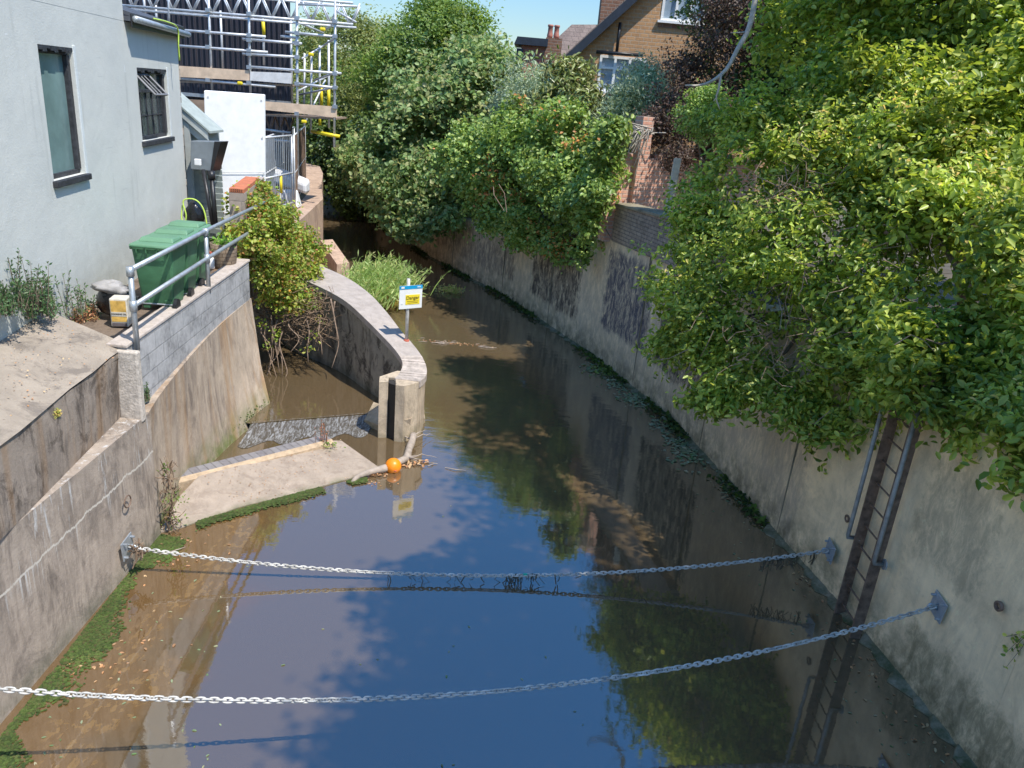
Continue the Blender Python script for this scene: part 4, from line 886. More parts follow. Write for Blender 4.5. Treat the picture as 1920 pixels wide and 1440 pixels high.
# ================================================================== chains
def chain(A, B, zmid_px, lab, anchorL=True, r=.0085, pitch=.052, sagpt=None):
    A = np.array(A, float); B = np.array(B, float); t = empty('safety_chain', A, lab, 'chain', 'galvanised chains hung across the channel')
    sag = zmid_px; n = int(np.linalg.norm(B-A)*1.02/pitch)
    P = lambda s: A*(1-s)+B*s-V(0, 0, 4*sag*s*(1-s))
    pts = [P(i/n) for i in range(n+1)]; vs = []; fs = []; K, J = 12, 5
    for i in range(n):
        a, b = pts[i], pts[i+1]; d = unit(b-a); c = (a+b)/2; u = unit(np.cross(d, V(0, 0, 1))); w = np.cross(u, d); rot = (i % 2)*math.pi/2+.5+.35*math.sin(i*.21)+random.uniform(-.28, .28)
        s1 = u*math.cos(rot)+w*math.sin(rot); s2 = np.cross(d, s1); o = len(vs); hl, hw = pitch*.5+r*.1, .018
        for k in range(K):
            g_ = 2*math.pi*k/K; ex = math.copysign(abs(math.cos(g_))**.7, math.cos(g_)); ey = math.copysign(abs(math.sin(g_))**.7, math.sin(g_))
            cc = c+d*ex*(hl+.012)+s1*ey*hw; rad = unit(d*math.cos(g_)+s1*math.sin(g_))
            for j in range(J):
                h_ = 2*math.pi*j/J; vs.append(cc+rad*r*math.cos(h_)+s2*r*math.sin(h_))
        for k in range(K):
            for j in range(J): fs.append((o+k*J+j, o+k*J+(j+1) % J, o+((k+1) % K)*J+(j+1) % J, o+((k+1) % K)*J+j))
    raw = raw_mesh('chain_links', np.array(vs), np.array(fs), M['chain'], t)
    for p in raw.data.polygons: p.use_smooth = True
    for E_, sgn in ((A, 1), (B, -1)):
        pl_ = MB().box(E_-V(sgn*.03, 0, 0), (.014, .24, .24), [V(1, 0, 0), unit(V(0, 1, .12)), unit(V(0, -.12, 1))]).build('anchor_plate', M['galv'], t, bevel=.003)
        for y in (-.085, .085):
            for z_ in (-.085, .085):
                MB().tube([E_+V(-sgn*.03, y, z_), E_+V(sgn*.02, y, z_)], .013, 6).build('bolt', M['galv'], pl_)
        k_ = MB(); k_.tube([E_+V(-sgn*.025, 0, .03), E_+V(sgn*.06, 0, .025), E_+V(sgn*.075, 0, 0), E_+V(sgn*.06, 0, -.025), E_+V(-sgn*.025, 0, -.03)], .011, 8); k_.build('shackle', M['galv'], t, smooth=True)
    return t, P
c1A, c1B = V(-4.15, 7.38, .39), V(4.08, 8.33, .57)
t1, P1 = chain(c1A, c1B, .375, 'far galvanised chain with weed debris tangled in its middle')
c2A, c2B = V(-4.02, 4.36, 1.17), V(4.42, 6.57, 1.08)
t2, P2 = chain(c2A, c2B, .56, 'near galvanised chain, sunlit white, crossing the foot of the view')
# debris caught on the far chain
M['weed'] = plain('dead_weed', (.10, .08, .05), .95, var=.5, sc=30, bump=.8); M['weedp'] = plain('pale_weed', (.45, .41, .33), .95, var=.3)
db_ = MB()
for s in list(rng.uniform(.35, .78, 46))+list(rng.normal(.535, .008, 26))+list(rng.normal(.56, .006, 14))+list(rng.uniform(.90, .985, 60)):
    p = P1(s); L = rng.uniform(.02, .12)*(1.6 if s > .9 or abs(s-.54) < .02 else 1)
    db_.tube([p+rng.normal(size=3)*.012, p+V(rng.normal()*.02, rng.normal()*.02, -L*.5), p+V(rng.normal()*.03, rng.normal()*.02, -L)], rng.uniform(.002, .007), 4)
tag(db_.build('hanging_debris', M['weed']), 'dead weed and twigs tangled on the far chain', 'debris', kind='stuff')
dl = MB()
for s in rng.uniform(0.0, .02, 40): p = P1(s); dl.tube([p+rng.normal(size=3)*.03, p+rng.normal(size=3)*V(.04, .04, .08)-ez*.06], rng.uniform(.003, .01), 4)
M['weedb'] = plain('brown_weed', (.20, .135, .085), .95, var=.5, sc=30); tag(dl.build('hanging_debris', M['weedb']), 'brown dead leaves caught on the left anchor of the far chain', 'debris', kind='stuff')
p = P1(.548); M['teal2'] = plain('teal_plastic', (.02, .45, .30), .4); tag(MB().box(p+ez*.012, (.05, .02, .03)).build('plastic_tag', M['teal2'], bevel=.004), 'small turquoise plastic scrap caught mid-way on the far chain', 'plastic scrap')

# ================================================================== ladder and its pipes on the right wall
ld = empty('ladder', at(1600, 1190, 0), 'dark rusty steel ladder fixed to the right wall down into the water', 'ladder')
lr, ll = at(1602, 1196, 0), at(1573, 1150, 0); lu = unit(ll-lr); lo_ = V(lu[1], -lu[0], 0)
if lo_[0] > 0: lo_ = -lo_
for nme, p in (('side_rail', lr), ('side_rail', ll)):
    MB().box(p+V(0, 0, 1.55), (.022, .12, 3.5), [lu, lo_, ez]).build(nme, M['rust'], ld)
wd = np.linalg.norm(ll-lr)
for k in range(12):
    z_ = .16+k*.272; MB().tube([lr+ez*z_, ll+ez*z_], .011, 7).build('rung', M['rust'], ld, smooth=True)
offp = .14
def wp_(px, py): return onw(px, py, RB[2]-V(offp, 0, 0), RB[4]-V(offp, 0, 0))
for tp_, bo, lab in (((1712, 745), (1650, 1068), 'galvanised grab pipe bolted to the wall on the near side of the ladder'), ((1668, 690), (1594, 1012), 'galvanised grab pipe bolted to the wall on the far side of the ladder')):
    a, b = wp_(*tp_), wp_(*bo); b[0], b[1] = (a+b)[0]/2, (a+b)[1]/2; a = V(b[0], b[1], min(a[2], 2.9))
    hp_ = empty('grab_pipe', b, lab, 'handrail', 'grab pipes beside the ladder')
    MB().tube([a, b+ez*.03, b, b+V(.14, .0, 0)], .024, 12).build('pipe', M['dgalv'], hp_, smooth=True)
    MB().tube([b+V(.105, 0, 0), b+V(.125, 0, 0)], .062, 16).build('flange', M['galv'], hp_)
for (x, y), lab in (((1587, 972), 'rusty pipe stub in the right wall beside the ladder'), ((1870, 1136), 'rusty pipe stub in the right wall near the near chain plate'), ((1650, 955), 'small rust hole between the ladder and wall')):
    if lab.startswith('small'): continue
    p = onw(x, y, RB[2]-V(.02, 0, 0), RB[3]-V(.02, 0, 0)); MB
    o = MB().lathe(V(0, 0, 0), [(.045, 0), (.05, .03), (.03, .035), (.028, .0)], 14, False).build('pipe_stub', M['rust'], smooth=True); o.location = tuple(p+V(.03, 0, 0)); o.rotation_euler = (0, -math.pi/2, .1); tag(o, lab, 'pipe', 'rusty pipe stubs in the right wall')
# iron ring on the left wall
p = onw(236, 940, (lx(5), 5), (lx(8), 8)); rg = MB(); rg.tube([p+V(.02, .07*math.cos(w), .07*math.sin(w)) for w in np.linspace(0, 2*math.pi, 18)], .008, 6)
tag(rg.build('iron_ring', M['rust'], smooth=True), 'rusty mooring ring on the left wall above the far chain anchor', 'ring')

# ================================================================== buoy and driftwood
bc = at(737, 882, 0)+V(0, 0, .075); by = empty('buoy', bc, 'bright orange ball buoy floating against the driftwood branch', 'buoy')
MB().lathe(bc, [(.002, -.125)]+[(.125*math.sin(a), -.125*math.cos(a)) for a in np.linspace(.15, 2.99, 18)]+[(.002, .125)], 28).build('ball', M['orange'], by, smooth=True)
MB().lathe(bc+V(.05, -.108, -.02), [(.022, -.004), (.022, .008)], 12).build('socket', M['redc'], by)
dw = MB(); M['drift'] = plain('driftwood', (.34, .28, .225), .85, var=.3, sc=9, bump=.7, bsc=25)
pts = spl([at(660, 905, .0), at(672, 893, .05), at(700, 883, .07), at(728, 876, .06), at(748, 866, .05), at(762, 858, .05), at(767, 842, .07), at(773, 826, .12), at(775, 815, .16)], 3)
dw.tube(pts, [.03+.028*min(1, i/8)*(1+.12*math.sin(i*1.7)) for i in range(len(pts))], 10)
limbs(dw, at(760, 858, .05), [at(800, 866, .06), at(790, 872, .0), at(820, 858, .03)], .014, 5)
limbs(dw, at(772, 824, .08), [at(735, 815, .03), at(812, 815, .05), at(800, 806, .08)], .016, 5)
tag(dw.build('driftwood_branch', M['drift'], smooth=True), 'bare grey driftwood branch caught between the apron and pier', 'branch')
lt = [at(706+rng.uniform(-14, 14), 890+rng.uniform(-4, 4), .02) for _ in range(24)]+[at(775+rng.uniform(-20, 25), 868+rng.uniform(-6, 6), .02) for _ in range(40)]
M['litter'] = leafm('leaf_litter', [(.35, .18, .08), (.22, .12, .06), (.42, .30, .16)], .1)
tag(leaves('leaf_litter', np.array(lt), rng.normal(size=(len(lt), 3))*.4+ez, .07, .6, M['litter'], hexl=True), 'dry brown leaves gathered round the driftwood', 'leaf litter', kind='stuff')

# ================================================================== VEGETATION
G = {
 'privet': leafm('privet_leaf', [(.07, .12, .02), (.12, .18, .03), (.19, .255, .042), (.27, .33, .062), (.36, .39, .09)], .38, .36),
 'privet_new': leafm('privet_new_growth', [(.28, .37, .06), (.36, .43, .09), (.44, .45, .13), (.46, .34, .12)], .4, .4),
 'dark': leafm('dark_tree_leaf', [(.035, .065, .018), (.055, .09, .025), (.085, .13, .03), (.12, .16, .04)], .3, .4),
 'syc': leafm('broad_leaf', [(.08, .14, .045), (.115, .185, .06), (.16, .23, .08), (.22, .26, .10), (.28, .27, .12)], .35, .5),
 'fresh': leafm('fresh_leaf', [(.08, .14, .03), (.12, .185, .04), (.18, .24, .055)], .4, .5),
 'birch': leafm('yellowish_leaf', [(.11, .15, .04), (.17, .20, .06), (.23, .24, .08)], .35, .5),
 'ivy': leafm('hedge_leaf', [(.08, .14, .035), (.13, .205, .045), (.19, .27, .06), (.28, .33, .10)], .3, .4),
 'orange': leafm('autumn_leaf', [(.40, .16, .04), (.48, .25, .08), (.30, .10, .03)], .3),
 'olive': leafm('olive_leaf', [(.16, .21, .11), (.26, .31, .18), (.36, .40, .26)], .25, .5),
 'magn': leafm('magnolia_leaf', [(.07, .10, .02), (.14, .17, .04), (.30, .33, .14), (.10, .07, .02)], .15, .3),
 'purple': leafm('purple_leaf', [(.045, .030, .022), (.075, .048, .035), (.11, .07, .05), (.06, .055, .03)], .25, .5),
 'bramble': leafm('bramble_leaf', [(.08, .13, .02), (.13, .20, .03), (.21, .28, .045), (.30, .34, .06), (.30, .30, .08), (.26, .14, .05)], .35, .45),
 'bramred': leafm('bramble_red_leaf', [(.28, .05, .03), (.42, .12, .04), (.55, .28, .04)], .3),
 'reed': leafm('reed_leaf', [(.14, .22, .05), (.20, .29, .08), (.28, .36, .13), (.36, .34, .14)], .35, .5),
 'weedg': leafm('water_weed_leaf', [(.18, .26, .04), (.34, .36, .10), (.45, .36, .12), (.40, .26, .12)], .3),
 'moss': leafm('bank_moss', [(.02, .04, .008), (.035, .06, .01), (.07, .12, .015)], .2, .8),
 'floatl': leafm('floating_leaf', [(.14, .19, .10), (.22, .25, .16), (.08, .14, .05), (.30, .27, .17)], .2, .5),
}
def tree(name, lab, cat, trunk, lobes, mat, ncl, per, spread, L, Wd, group=None, tips=5, r=.12, hexl=False, extra=None, bark='bark', **k):
    t = empty(name, trunk, lab, cat, group)
    P, Nn = crown(lobes, ncl, per, spread, **k)
    leaves('crown', P, Nn, L, Wd, mat, t, hexl=hexl)
    m = MB(); tops = [np.array(l[0]) for l in lobes]; top = max(tops, key=lambda p: p[2])
    trunk = np.array(trunk, float); cen = np.mean(tops, 0); hub = trunk*.45+cen*.55
    m.tube([trunk-ez*.2, trunk*.7+cen*.3+rng.normal(size=3)*.1, hub], [r, r*.85, r*.65], 8)
    idx = [int(i*len(tops)/min(tips*2, len(tops))) for i in range(min(tips*2, len(tops)))]
    limbs(m, hub, [tops[i]+rng.normal(size=3)*.25 for i in idx], r*.5)
    m.build('trunk', M[bark], t, smooth=True)
    if extra: extra(t, P, Nn)
    return t
A3 = lambda px, py, Y, r: (ay(px, py, Y), r)

# --- big privet hedge overhanging the right wall
def priv_extra(t, P, Nn):
    k = (Nn[:, 2] > .8) & (rng.random(len(P)) < .30); Q = P[k]
    s = sn(Q, 1.5, 4.0) > .12; Q = Q[s]+ez*.07
    Q = np.repeat(Q, 2, 0)+rng.normal(size=(len(Q)*2, 3))*.03
    leaves('new_growth', Q, rng.normal(size=Q.shape)*.6+V(0, -.3, .7), .065, .5, G['privet_new'], t, hexl=True)
    m = MB()   # bare tangled twigs in the hollows
    for (x, y, Y, n_) in ((1480, 350, 10.1, 50), (1640, 480, 9.1, 40), (1620, 610, 8.8, 45), (1500, 540, 9.4, 30), (1700, 620, 8.2, 35), (1560, 690, 8.8, 30), (1420, 640, 9.5, 25)):
        c = ay(x, y, Y)
        for _ in range(n_):
            p = c+rng.normal(size=3)*V(.32, .3, .22); q_ = p+rng.normal(size=3)*.16; m.tube([p, (p+q_)/2+rng.normal(size=3)*.05, q_, q_+rng.normal(size=3)*.1], [.006, .005, .004, .002], 4, False)
    m.build('bare_twigs', M['root'], t)['kind'] = 'stuff'
L1_ = [A3(1330, 600, 10.6, .55), A3(1290, 650, 10.3, .34), A3(1400, 670, 10.0, .6), A3(1350, 740, 9.9, .30), A3(1480, 740, 9.3, .42), A3(1350, 500, 11.2, .75), A3(1340, 420, 11.8, .7), A3(1450, 560, 10.2, .8), A3(1450, 430, 11.0, .95), A3(1400, 320, 11.8, .85), A3(1320, 350, 12.3, .5),
       A3(1550, 420, 10.2, .95), A3(1540, 300, 11.0, .95), A3(1560, 560, 9.4, .8), A3(1570, 690, 9.0, .6), A3(1640, 760, 8.5, .35), A3(1500, 250, 11.8, .8), A3(1400, 240, 12.4, .6), A3(1260, 560, 11.0, .45), A3(1280, 650, 10.8, .45), A3(1290, 480, 11.6, .5), A3(1330, 760, 10.0, .34), A3(1400, 760, 9.7, .42), A3(1480, 790, 9.2, .34), A3(1560, 790, 8.9, .42), A3(1250, 630, 10.9, .3), A3(1600, 700, 8.8, .6), A3(1310, 420, 12, .55)]
tree('privet_bush', 'big leafy bush hanging over the right wall, its left half above the water', 'bush', (5.6, 10.5, 2.86), L1_, G['privet'], 7600, 12, .085, .098, .52, group='bushes over the right wall', hexl=True, extra=priv_extra, gap=.16, shell=.40, freq=4.2, lump=.34, r=.09, cav=.20, cavf=2.1, outb=.7, spray=.16)
def priv2_extra(t, P, Nn):
    k = (Nn[:, 2] > .8) & (rng.random(len(P)) < .34); Q = P[k]; Q = Q[sn(Q, 1.5, 2.0) > .05]+ez*.07; Q = np.repeat(Q, 2, 0)+rng.normal(size=(len(Q)*2, 3))*.03
    leaves('new_growth', Q, rng.normal(size=Q.shape)*.6+V(0, -.3, .7), .07, .5, G['privet_new'], t, hexl=True)
L2_ = [A3(1680, 300, 10.0, 1.0), A3(1680, 430, 9.4, .9), A3(1700, 570, 8.6, .7), A3(1690, 690, 8.3, .5), A3(1790, 350, 9.3, 1.0), A3(1830, 640, 7.9, .62), A3(1800, 730, 7.8, .42), A3(1870, 540, 8.0, .6), A3(1900, 700, 7.4, .5), A3(1880, 790, 7.3, .28), A3(1740, 770, 8.1, .28), A3(1900, 830, 7.2, .16), A3(1860, 420, 8.8, .8), A3(1940, 620, 7.4, .6), A3(1960, 480, 7.8, .8), A3(1630, 620, 8.9, .5), A3(1620, 200, 11.2, .8), A3(1700, 230, 10.6, .8), A3(1800, 260, 10, .8), A3(1640, 790, 8.4, .40), A3(1700, 800, 8.1, .38), A3(1760, 810, 7.8, .36), A3(1830, 800, 7.5, .42), A3(1890, 840, 7.2, .3), A3(1900, 890, 7.0, .14), A3(1720, 720, 8.2, .55), A3(1680, 700, 7.5, .38), A3(1725, 765, 7.2, .28), A3(1650, 745, 7.7, .32), A3(1700, 630, 7.7, .42), A3(1765, 710, 7.2, .42), A3(1800, 790, 7.0, .28), A3(1740, 640, 7.6, .4), A3(1860, 800, 6.9, .30), A3(1910, 820, 6.7, .28), A3(1900, 760, 6.8, .35), A3(1840, 730, 7.1, .4), A3(1950, 700, 6.8, .4), A3(1780, 800, 7.2, .2), (V(4.9, 6.9, 3.0), .35), (V(5.0, 6.3, 3.1), .4), (V(4.55, 6.35, 2.78), .30), (V(4.5, 5.95, 2.72), .26), (V(4.45, 6.9, 2.75), .26), (V(4.9, 5.8, 3.0), .4), (V(4.4, 6.5, 3.2), .4), (V(4.5, 6.1, 3.3), .35)]
tree('privet_bush', 'nearer leafy bush with yellow tips above the ladder at the right edge', 'bush', (6.2, 8.2, 2.86), L2_, G['privet'], 6800, 12, .085, .108, .52, group='bushes over the right wall', hexl=True, extra=priv2_extra, gap=.16, shell=.40, freq=4.2, lump=.34, r=.09, cav=.20, cavf=2.1, outb=.7, spray=.16)
# --- dark trees rising behind the bush
L3_ = [A3(1430, 60, 19.5, 1.7), A3(1560, 90, 18.5, 2.1), A3(1680, 100, 17.0, 1.9), A3(1500, 180, 18, 1.5), A3(1640, 0, 18.0, 2.2), A3(1440, -60, 20, 2.0), A3(1560, -140, 20, 2.6), A3(1420, 180, 18.5, 1.1)]
tree('leafy_tree', 'dark green tree rising behind the bush, left of the top right corner', 'tree', (9.2, 19.5, 2.86), L3_, G['dark'], 5000, 16, .15, .12, .55, group='trees on the right bank', gap=.12, shell=.4, freq=2.2, r=.2)
L4_ = [A3(1800, 60, 11.5, 1.2), A3(1900, 180, 10.5, 1.0), A3(1780, 200, 11.2, .9), A3(1900, 20, 11.5, 1.4), A3(1960, 320, 9.8, 1.0), A3(1850, 300, 10.4, .7), A3(1720, 30, 12.5, 1.1), A3(1600, 50, 13.0, 1.0), A3(1650, 130, 12.2, .9), A3(1560, 150, 12.8, .7), A3(1690, 200, 11.2, .7), A3(1500, 60, 14, .8), (V(9.5, 12.5, 7.5), 1.6)]
tree('leafy_tree', 'leafy tree with broad sunlit leaves filling the top right corner', 'tree', (8.6, 11.2, 2.86), L4_, G['privet'], 5600, 12, .11, .12, .6, spray=.12, cav=-.1, group='trees on the right bank', gap=.12, shell=.4, freq=2.2, r=.2, hexl=True)
# --- tall tree beside the viewpoint; its shade falls across the water
L5_ = [(V(5.3, 3.4, 9.4), (2.2, 2.5, 1.6)), (V(7.0, 2.0, 10), 2.6), (V(4.6, 5.0, 9.0), (1.3, 1.3, 1.1)), (V(7.2, 4.4, 9), (1.8, 1.3, 1.5)), (V(4.3, 2.0, 9.6), (1.5, 1.4, 1.2)), (V(3.5, 4.2, 9.2), (.8, .9, .7)), (V(6.5, .5, 10), 2.2), (V(3.5, 1.9, 9.6), (.7, .6, .5)), (V(4.75, 7.2, 10), (.9, 1.4, .9)), (V(4.7, 8.9, 10), (.9, 1.4, .9)), (V(4.65, 10.5, 9.8), (.85, 1.2, .8)), (V(5.85, 5.9, 10), (.9, .9, .7))]
tree('leafy_tree', 'tall tree on the right bank whose crown shades the near water, out of the picture', 'tree', (7.0, 1.8, 2.86), L5_, G['dark'], 3000, 18, .16, .17, .6, group='trees on the right bank', gap=.05, shell=.2, r=.28)
L6_ = [(V(4.6, 12.2, 9.7), (1.4, 1.0, 1.0)), (V(3.5, 12.3, 9.3), (1.0, .9, .7)), (V(5.8, 11.6, 10.2), 1.2)]
tree('leafy_tree', 'high overhanging tree on the right bank mirrored in the water, above the picture', 'tree', (7.2, 12.0, 2.86), L6_, G['dark'], 1100, 15, .14, .13, .55, group='trees on the right bank', gap=.2, shell=.2, r=.16)
# bare dead branch
m = MB(); k = [(1420, -20, 12.0), (1405, 50, 11.9), (1383, 92, 11.8), (1362, 130, 11.7), (1335, 152, 11.6), (1310, 160, 11.5), (1285, 160, 11.4)]
m.tube(spl([ay(*p) for p in k], 3), list(np.linspace(.042, .011, 19)), 8); m.tube(spl([ay(1352, 138, 11.65), ay(1348, 165, 11.6), ay(1343, 185, 11.6), ay(1350, 205, 11.6)], 3), list(np.linspace(.02, .008, 10)), 6)
m.tube([ay(1345, 180, 11.6), ay(1338, 190, 11.6)], .008, 5); m.tube([ay(1400, 60, 11.9), ay(1370, 62, 11.7)], [.012, .004], 5)
tag(m.build('dead_branch', M['bark_pale'], smooth=True), 'bare pale forked branch hanging down in front of the purple tree', 'branch')

# --- purple tree
tree('purple_tree', 'dark purple-brown leaved tree beside the brick house gable', 'tree', (4.3, 18.2, 2.9), [A3(1315, 160, 18, .75), A3(1275, 215, 18, .65), A3(1365, 90, 18, .85), A3(1340, 210, 17.5, .85), A3(1285, 120, 18.2, .35), A3(1385, 20, 18, .8), A3(1255, 265, 17.6, .45), A3(1320, 270, 17.4, .55)], G['purple'], 2300, 12, .12, .075, .6, gap=.3, shell=.35, freq=2.4, upb=.4, spray=.25)
tree('green_shrub', 'small bright shrub growing at the top of the red garden wall', 'shrub', (3.5, 15.5, 2.9), [A3(1310, 215, 15.2, .42), A3(1340, 240, 14.8, .36), A3(1330, 190, 15.2, .3)], G['ivy'], 420, 12, .07, .07, .55, gap=.1, r=.03)
tree('green_shrub', 'dark green shrub hanging over the red garden wall below the purple tree', 'shrub', (3.4, 17.0, 2.9), [A3(1225, 240, 17.6, .4), A3(1270, 300, 16.8, .3)], G['purple'], 300, 11, .07, .075, .5, gap=.2, r=.03)
# --- hedge and ivy along the right wall
hl = [A3(1000, 300, 20.5, 1.15), A3(930, 330, 21.5, 1.2), A3(1060, 320, 19.3, 1.1), A3(1110, 300, 18.8, .8), A3(1080, 400, 18.6, .85), A3(1020, 400, 19.6, 1.0), A3(950, 400, 21, .8), A3(1120, 370, 18.2, .55), A3(890, 300, 22.5, 1.1), A3(1140, 250, 18.6, .45), A3(1050, 240, 19.6, .7), A3(970, 250, 21.3, .8), A3(1090, 450, 18.1, .32), A3(1078, 480, 17.9, .20), A3(1040, 450, 18.7, .4), A3(1140, 330, 17.6, .55), A3(1130, 400, 17.4, .42), A3(1100, 430, 17.6, .5), A3(1085, 480, 17.5, .26), A3(1000, 440, 19.8, .5), A3(960, 460, 20.8, .3), A3(1050, 480, 18.4, .25), A3(1160, 260, 17.8, .4), A3(1130, 300, 16.8, .42), A3(1125, 360, 16.7, .40), A3(1110, 420, 16.9, .38), A3(1150, 250, 16.8, .3), A3(1100, 380, 17.2, .5)]
def hedge_extra(t, P, Nn):
    k = (sn(P, 2.0, 2.5) > .62) & (Nn[:, 2] > .4) & (rng.random(len(P)) < .5); Q = P[k][:2600]
    leaves('orange_leaves', Q+V(0, -.06, .05), rng.normal(size=Q.shape)*.5+V(0, -.4, .5), .10, .6, G['orange'], t)
    m = MB()
    for p_ in (((925, 350), (945, 395)), ((935, 345), (950, 398)), ((1085, 350), (1105, 330)), ((1090, 348), (1070, 340))):
        m.tube([ay(*p_[0], 18.3), (ay(*p_[0], 18.3)+ay(*p_[1], 18.2))/2+rng.normal(size=3)*.05, ay(*p_[1], 18.2)], .010, 5)
    m.build('bare_stem', M['root'], t)
tree('ivy_hedge', 'dense ivy hedge spilling over the right wall, with patches of orange leaves', 'hedge', (1.5, 20.5, 2.6), hl, G['ivy'], 7000, 12, .09, .11, .75, extra=hedge_extra, spray=.1, cav=-.25, cavf=1.8, gap=.12, shell=.45, freq=2.0, upb=.5, hexl=True)
m = MB()
for _ in range(60):
    p = ay(1205+rng.normal()*14, 240+abs(rng.normal())*8, 17.0); q_ = p+V(-abs(rng.normal())*.35, rng.normal()*.1, -abs(rng.normal())*.35); m.tube([p, (p+q_)/2+V(0, 0, .08), q_], [.012, .01, .005], 4, False)
tag(m.build('dead_vine', M['bark_pale']), 'tangle of dead grey vine stems on the red garden wall pier', 'vine')
# --- olive, magnolia
tree('olive_tree', 'silvery olive tree left of the house window', 'tree', (.8, 23.3, 2.7), [A3(1000, 195, 23, .85), A3(960, 210, 23.2, .6), A3(1035, 180, 22.8, .65), A3(1000, 235, 22.5, .7)], G['olive'], 1500, 12, .13, .15, .26, group='olive trees by the house', gap=.15, upb=.2, jit=1.0, spray=.25, lump=.4)
tree('olive_tree', 'silvery olive tree right of the house window', 'tree', (3.1, 22.0, 2.8), [A3(1205, 165, 21, .52), A3(1180, 205, 20.5, .55), A3(1220, 200, 20.6, .5), A3(1150, 232, 20.2, .4)], G['olive'], 1300, 12, .12, .15, .26, group='olive trees by the house', gap=.15, upb=.2, jit=1.0, spray=.25, lump=.4)
tree('magnolia_tree', 'glossy yellow-green magnolia between the two olive trees', 'tree', (1.8, 21.6, 2.8), [A3(1070, 165, 21.3, .6), A3(1060, 210, 21, .75), A3(1095, 205, 21, .55), A3(1055, 140, 21.5, .32), A3(1088, 140, 21.5, .3)], G['magn'], 800, 10, .13, .17, .38, gap=.2, spray=.2, lump=.4, upb=.3, hexl=True, shell=.4)
# --- big broadleaved mass left of centre
tree('sycamore_tree', 'big sycamore with pale seed clusters leaning over the river bend', 'tree', (1.0, 29.0, 1.7), [A3(840, 220, 27.5, 2.1), A3(800, 330, 26.0, 1.7), A3(740, 300, 27.5, 1.7), A3(900, 190, 27, 1.6), A3(860, 360, 25.3, 1.2), A3(700, 330, 28.5, 1.3), A3(770, 400, 25.3, 1.0), A3(820, 410, 24.5, .8), A3(910, 270, 26, 1.4), A3(790, 180, 28.5, 1.3), A3(735, 385, 26.5, .7), A3(880, 120, 28, 1.0), A3(925, 330, 24.4, 1.0)], G['syc'], 6600, 12, .16, .165, .8, group='trees along the river bend', spray=.08, cav=-.2, cavf=1.3, lump=.3, gap=.14, shell=.45, freq=1.4, upb=.6, hexl=True, r=.25)
tree('sycamore_tree', 'low sycamore branch of leaves hanging to the water beside the wall', 'tree', (-.6, 25.6, 1.7), [A3(790, 425, 24.3, .35), A3(760, 440, 24.6, .22), A3(800, 400, 24.5, .45), A3(840, 410, 24, .4)], G['syc'], 330, 11, .10, .14, .8, group='trees along the river bend', hexl=True, r=.05)
tree('ash_tree', 'tall feathery fresh green tree against the sky, top centre', 'tree', (-1.5, 36, 1.8), [A3(845, 80, 34, 1.7), A3(790, 110, 34, 1.6), A3(870, 140, 33.5, 1.4), A3(830, 30, 34.5, .95), A3(880, 60, 34, .9), A3(910, 100, 33.5, .55), A3(760, 70, 35, .9), A3(740, 150, 34, 1.5), A3(800, 20, 35, .5), A3(905, 45, 34, .35)], G['fresh'], 3600, 12, .20, .17, .5, spray=.14, group='trees along the river bend', gap=.22, freq=1.5, r=.25, lump=.35)
tree('birch_tree', 'yellowish green drooping tree behind the scaffolding top right', 'tree', (-7.5, 41, 2), [A3(690, 110, 40, 2.2), A3(650, 190, 39, 1.9), A3(720, 190, 38, 2.0), A3(680, 270, 37, 1.9), A3(655, 100, 41, 1.5), A3(700, 60, 40, 1.2), A3(640, 250, 38, 1.4)], G['birch'], 3900, 12, .2, .17, .5, group='trees along the river bend', gap=.15, freq=1.4, r=.25)
tree('dark_tree', 'dark green tree over the far river bend below the birch', 'tree', (-5.0, 38, 1.8), [A3(690, 330, 34, 1.5), A3(640, 300, 36, 1.5), A3(610, 250, 37, 1.4), A3(660, 370, 33.5, .9), A3(620, 320, 37, 1.0), A3(720, 360, 31, 1.0), A3(745, 250, 33, 1.6)], G['dark'], 3300, 12, .18, .19, .7, group='trees along the river bend', gap=.12, freq=1.4, r=.2)
tree('dark_tree', 'tree seen through the right end of the scaffolding', 'tree', (-13, 46, 2.2), [A3(580, 200, 44, 2.2), A3(610, 140, 46, 2.0), A3(570, 120, 48, 1.6), A3(560, 260, 42, 1.8), A3(520, 250, 42, 1.6), A3(600, 60, 46, 1.1)], G['birch'], 2300, 12, .22, .2, .6, group='trees along the river bend', gap=.25, freq=1.4, r=.2)
tree('distant_tree', 'small hazy far tree in the gap left of the house dormer', 'tree', (-.8, 90, 2), [A3(950, 118, 88, 1.3), A3(935, 140, 88, 1.6), A3(955, 150, 86, 2.0)], G['olive'], 500, 9, .35, .45, .5, gap=.2)
for i, (x, y, Y, r) in enumerate(((860, 200, 70, 5), (760, 180, 80, 6), (1300, 140, 60, 5), (1500, 120, 60, 6))):
    tree('distant_tree', ('far tree behind the ash crown', 'far tree behind the birch', 'far tree hidden behind the purple tree', 'far tree behind the right bank trees')[i], 'tree', ay(x, y, Y)*V(1, 1, 0)+ez*2, [A3(x, y, Y, r), A3(x+60, y+30, Y, r*.8), A3(x-60, y+30, Y, r*.8)], G['birch'], 900, 9, .5, .6, .6, group='distant trees', gap=.1)

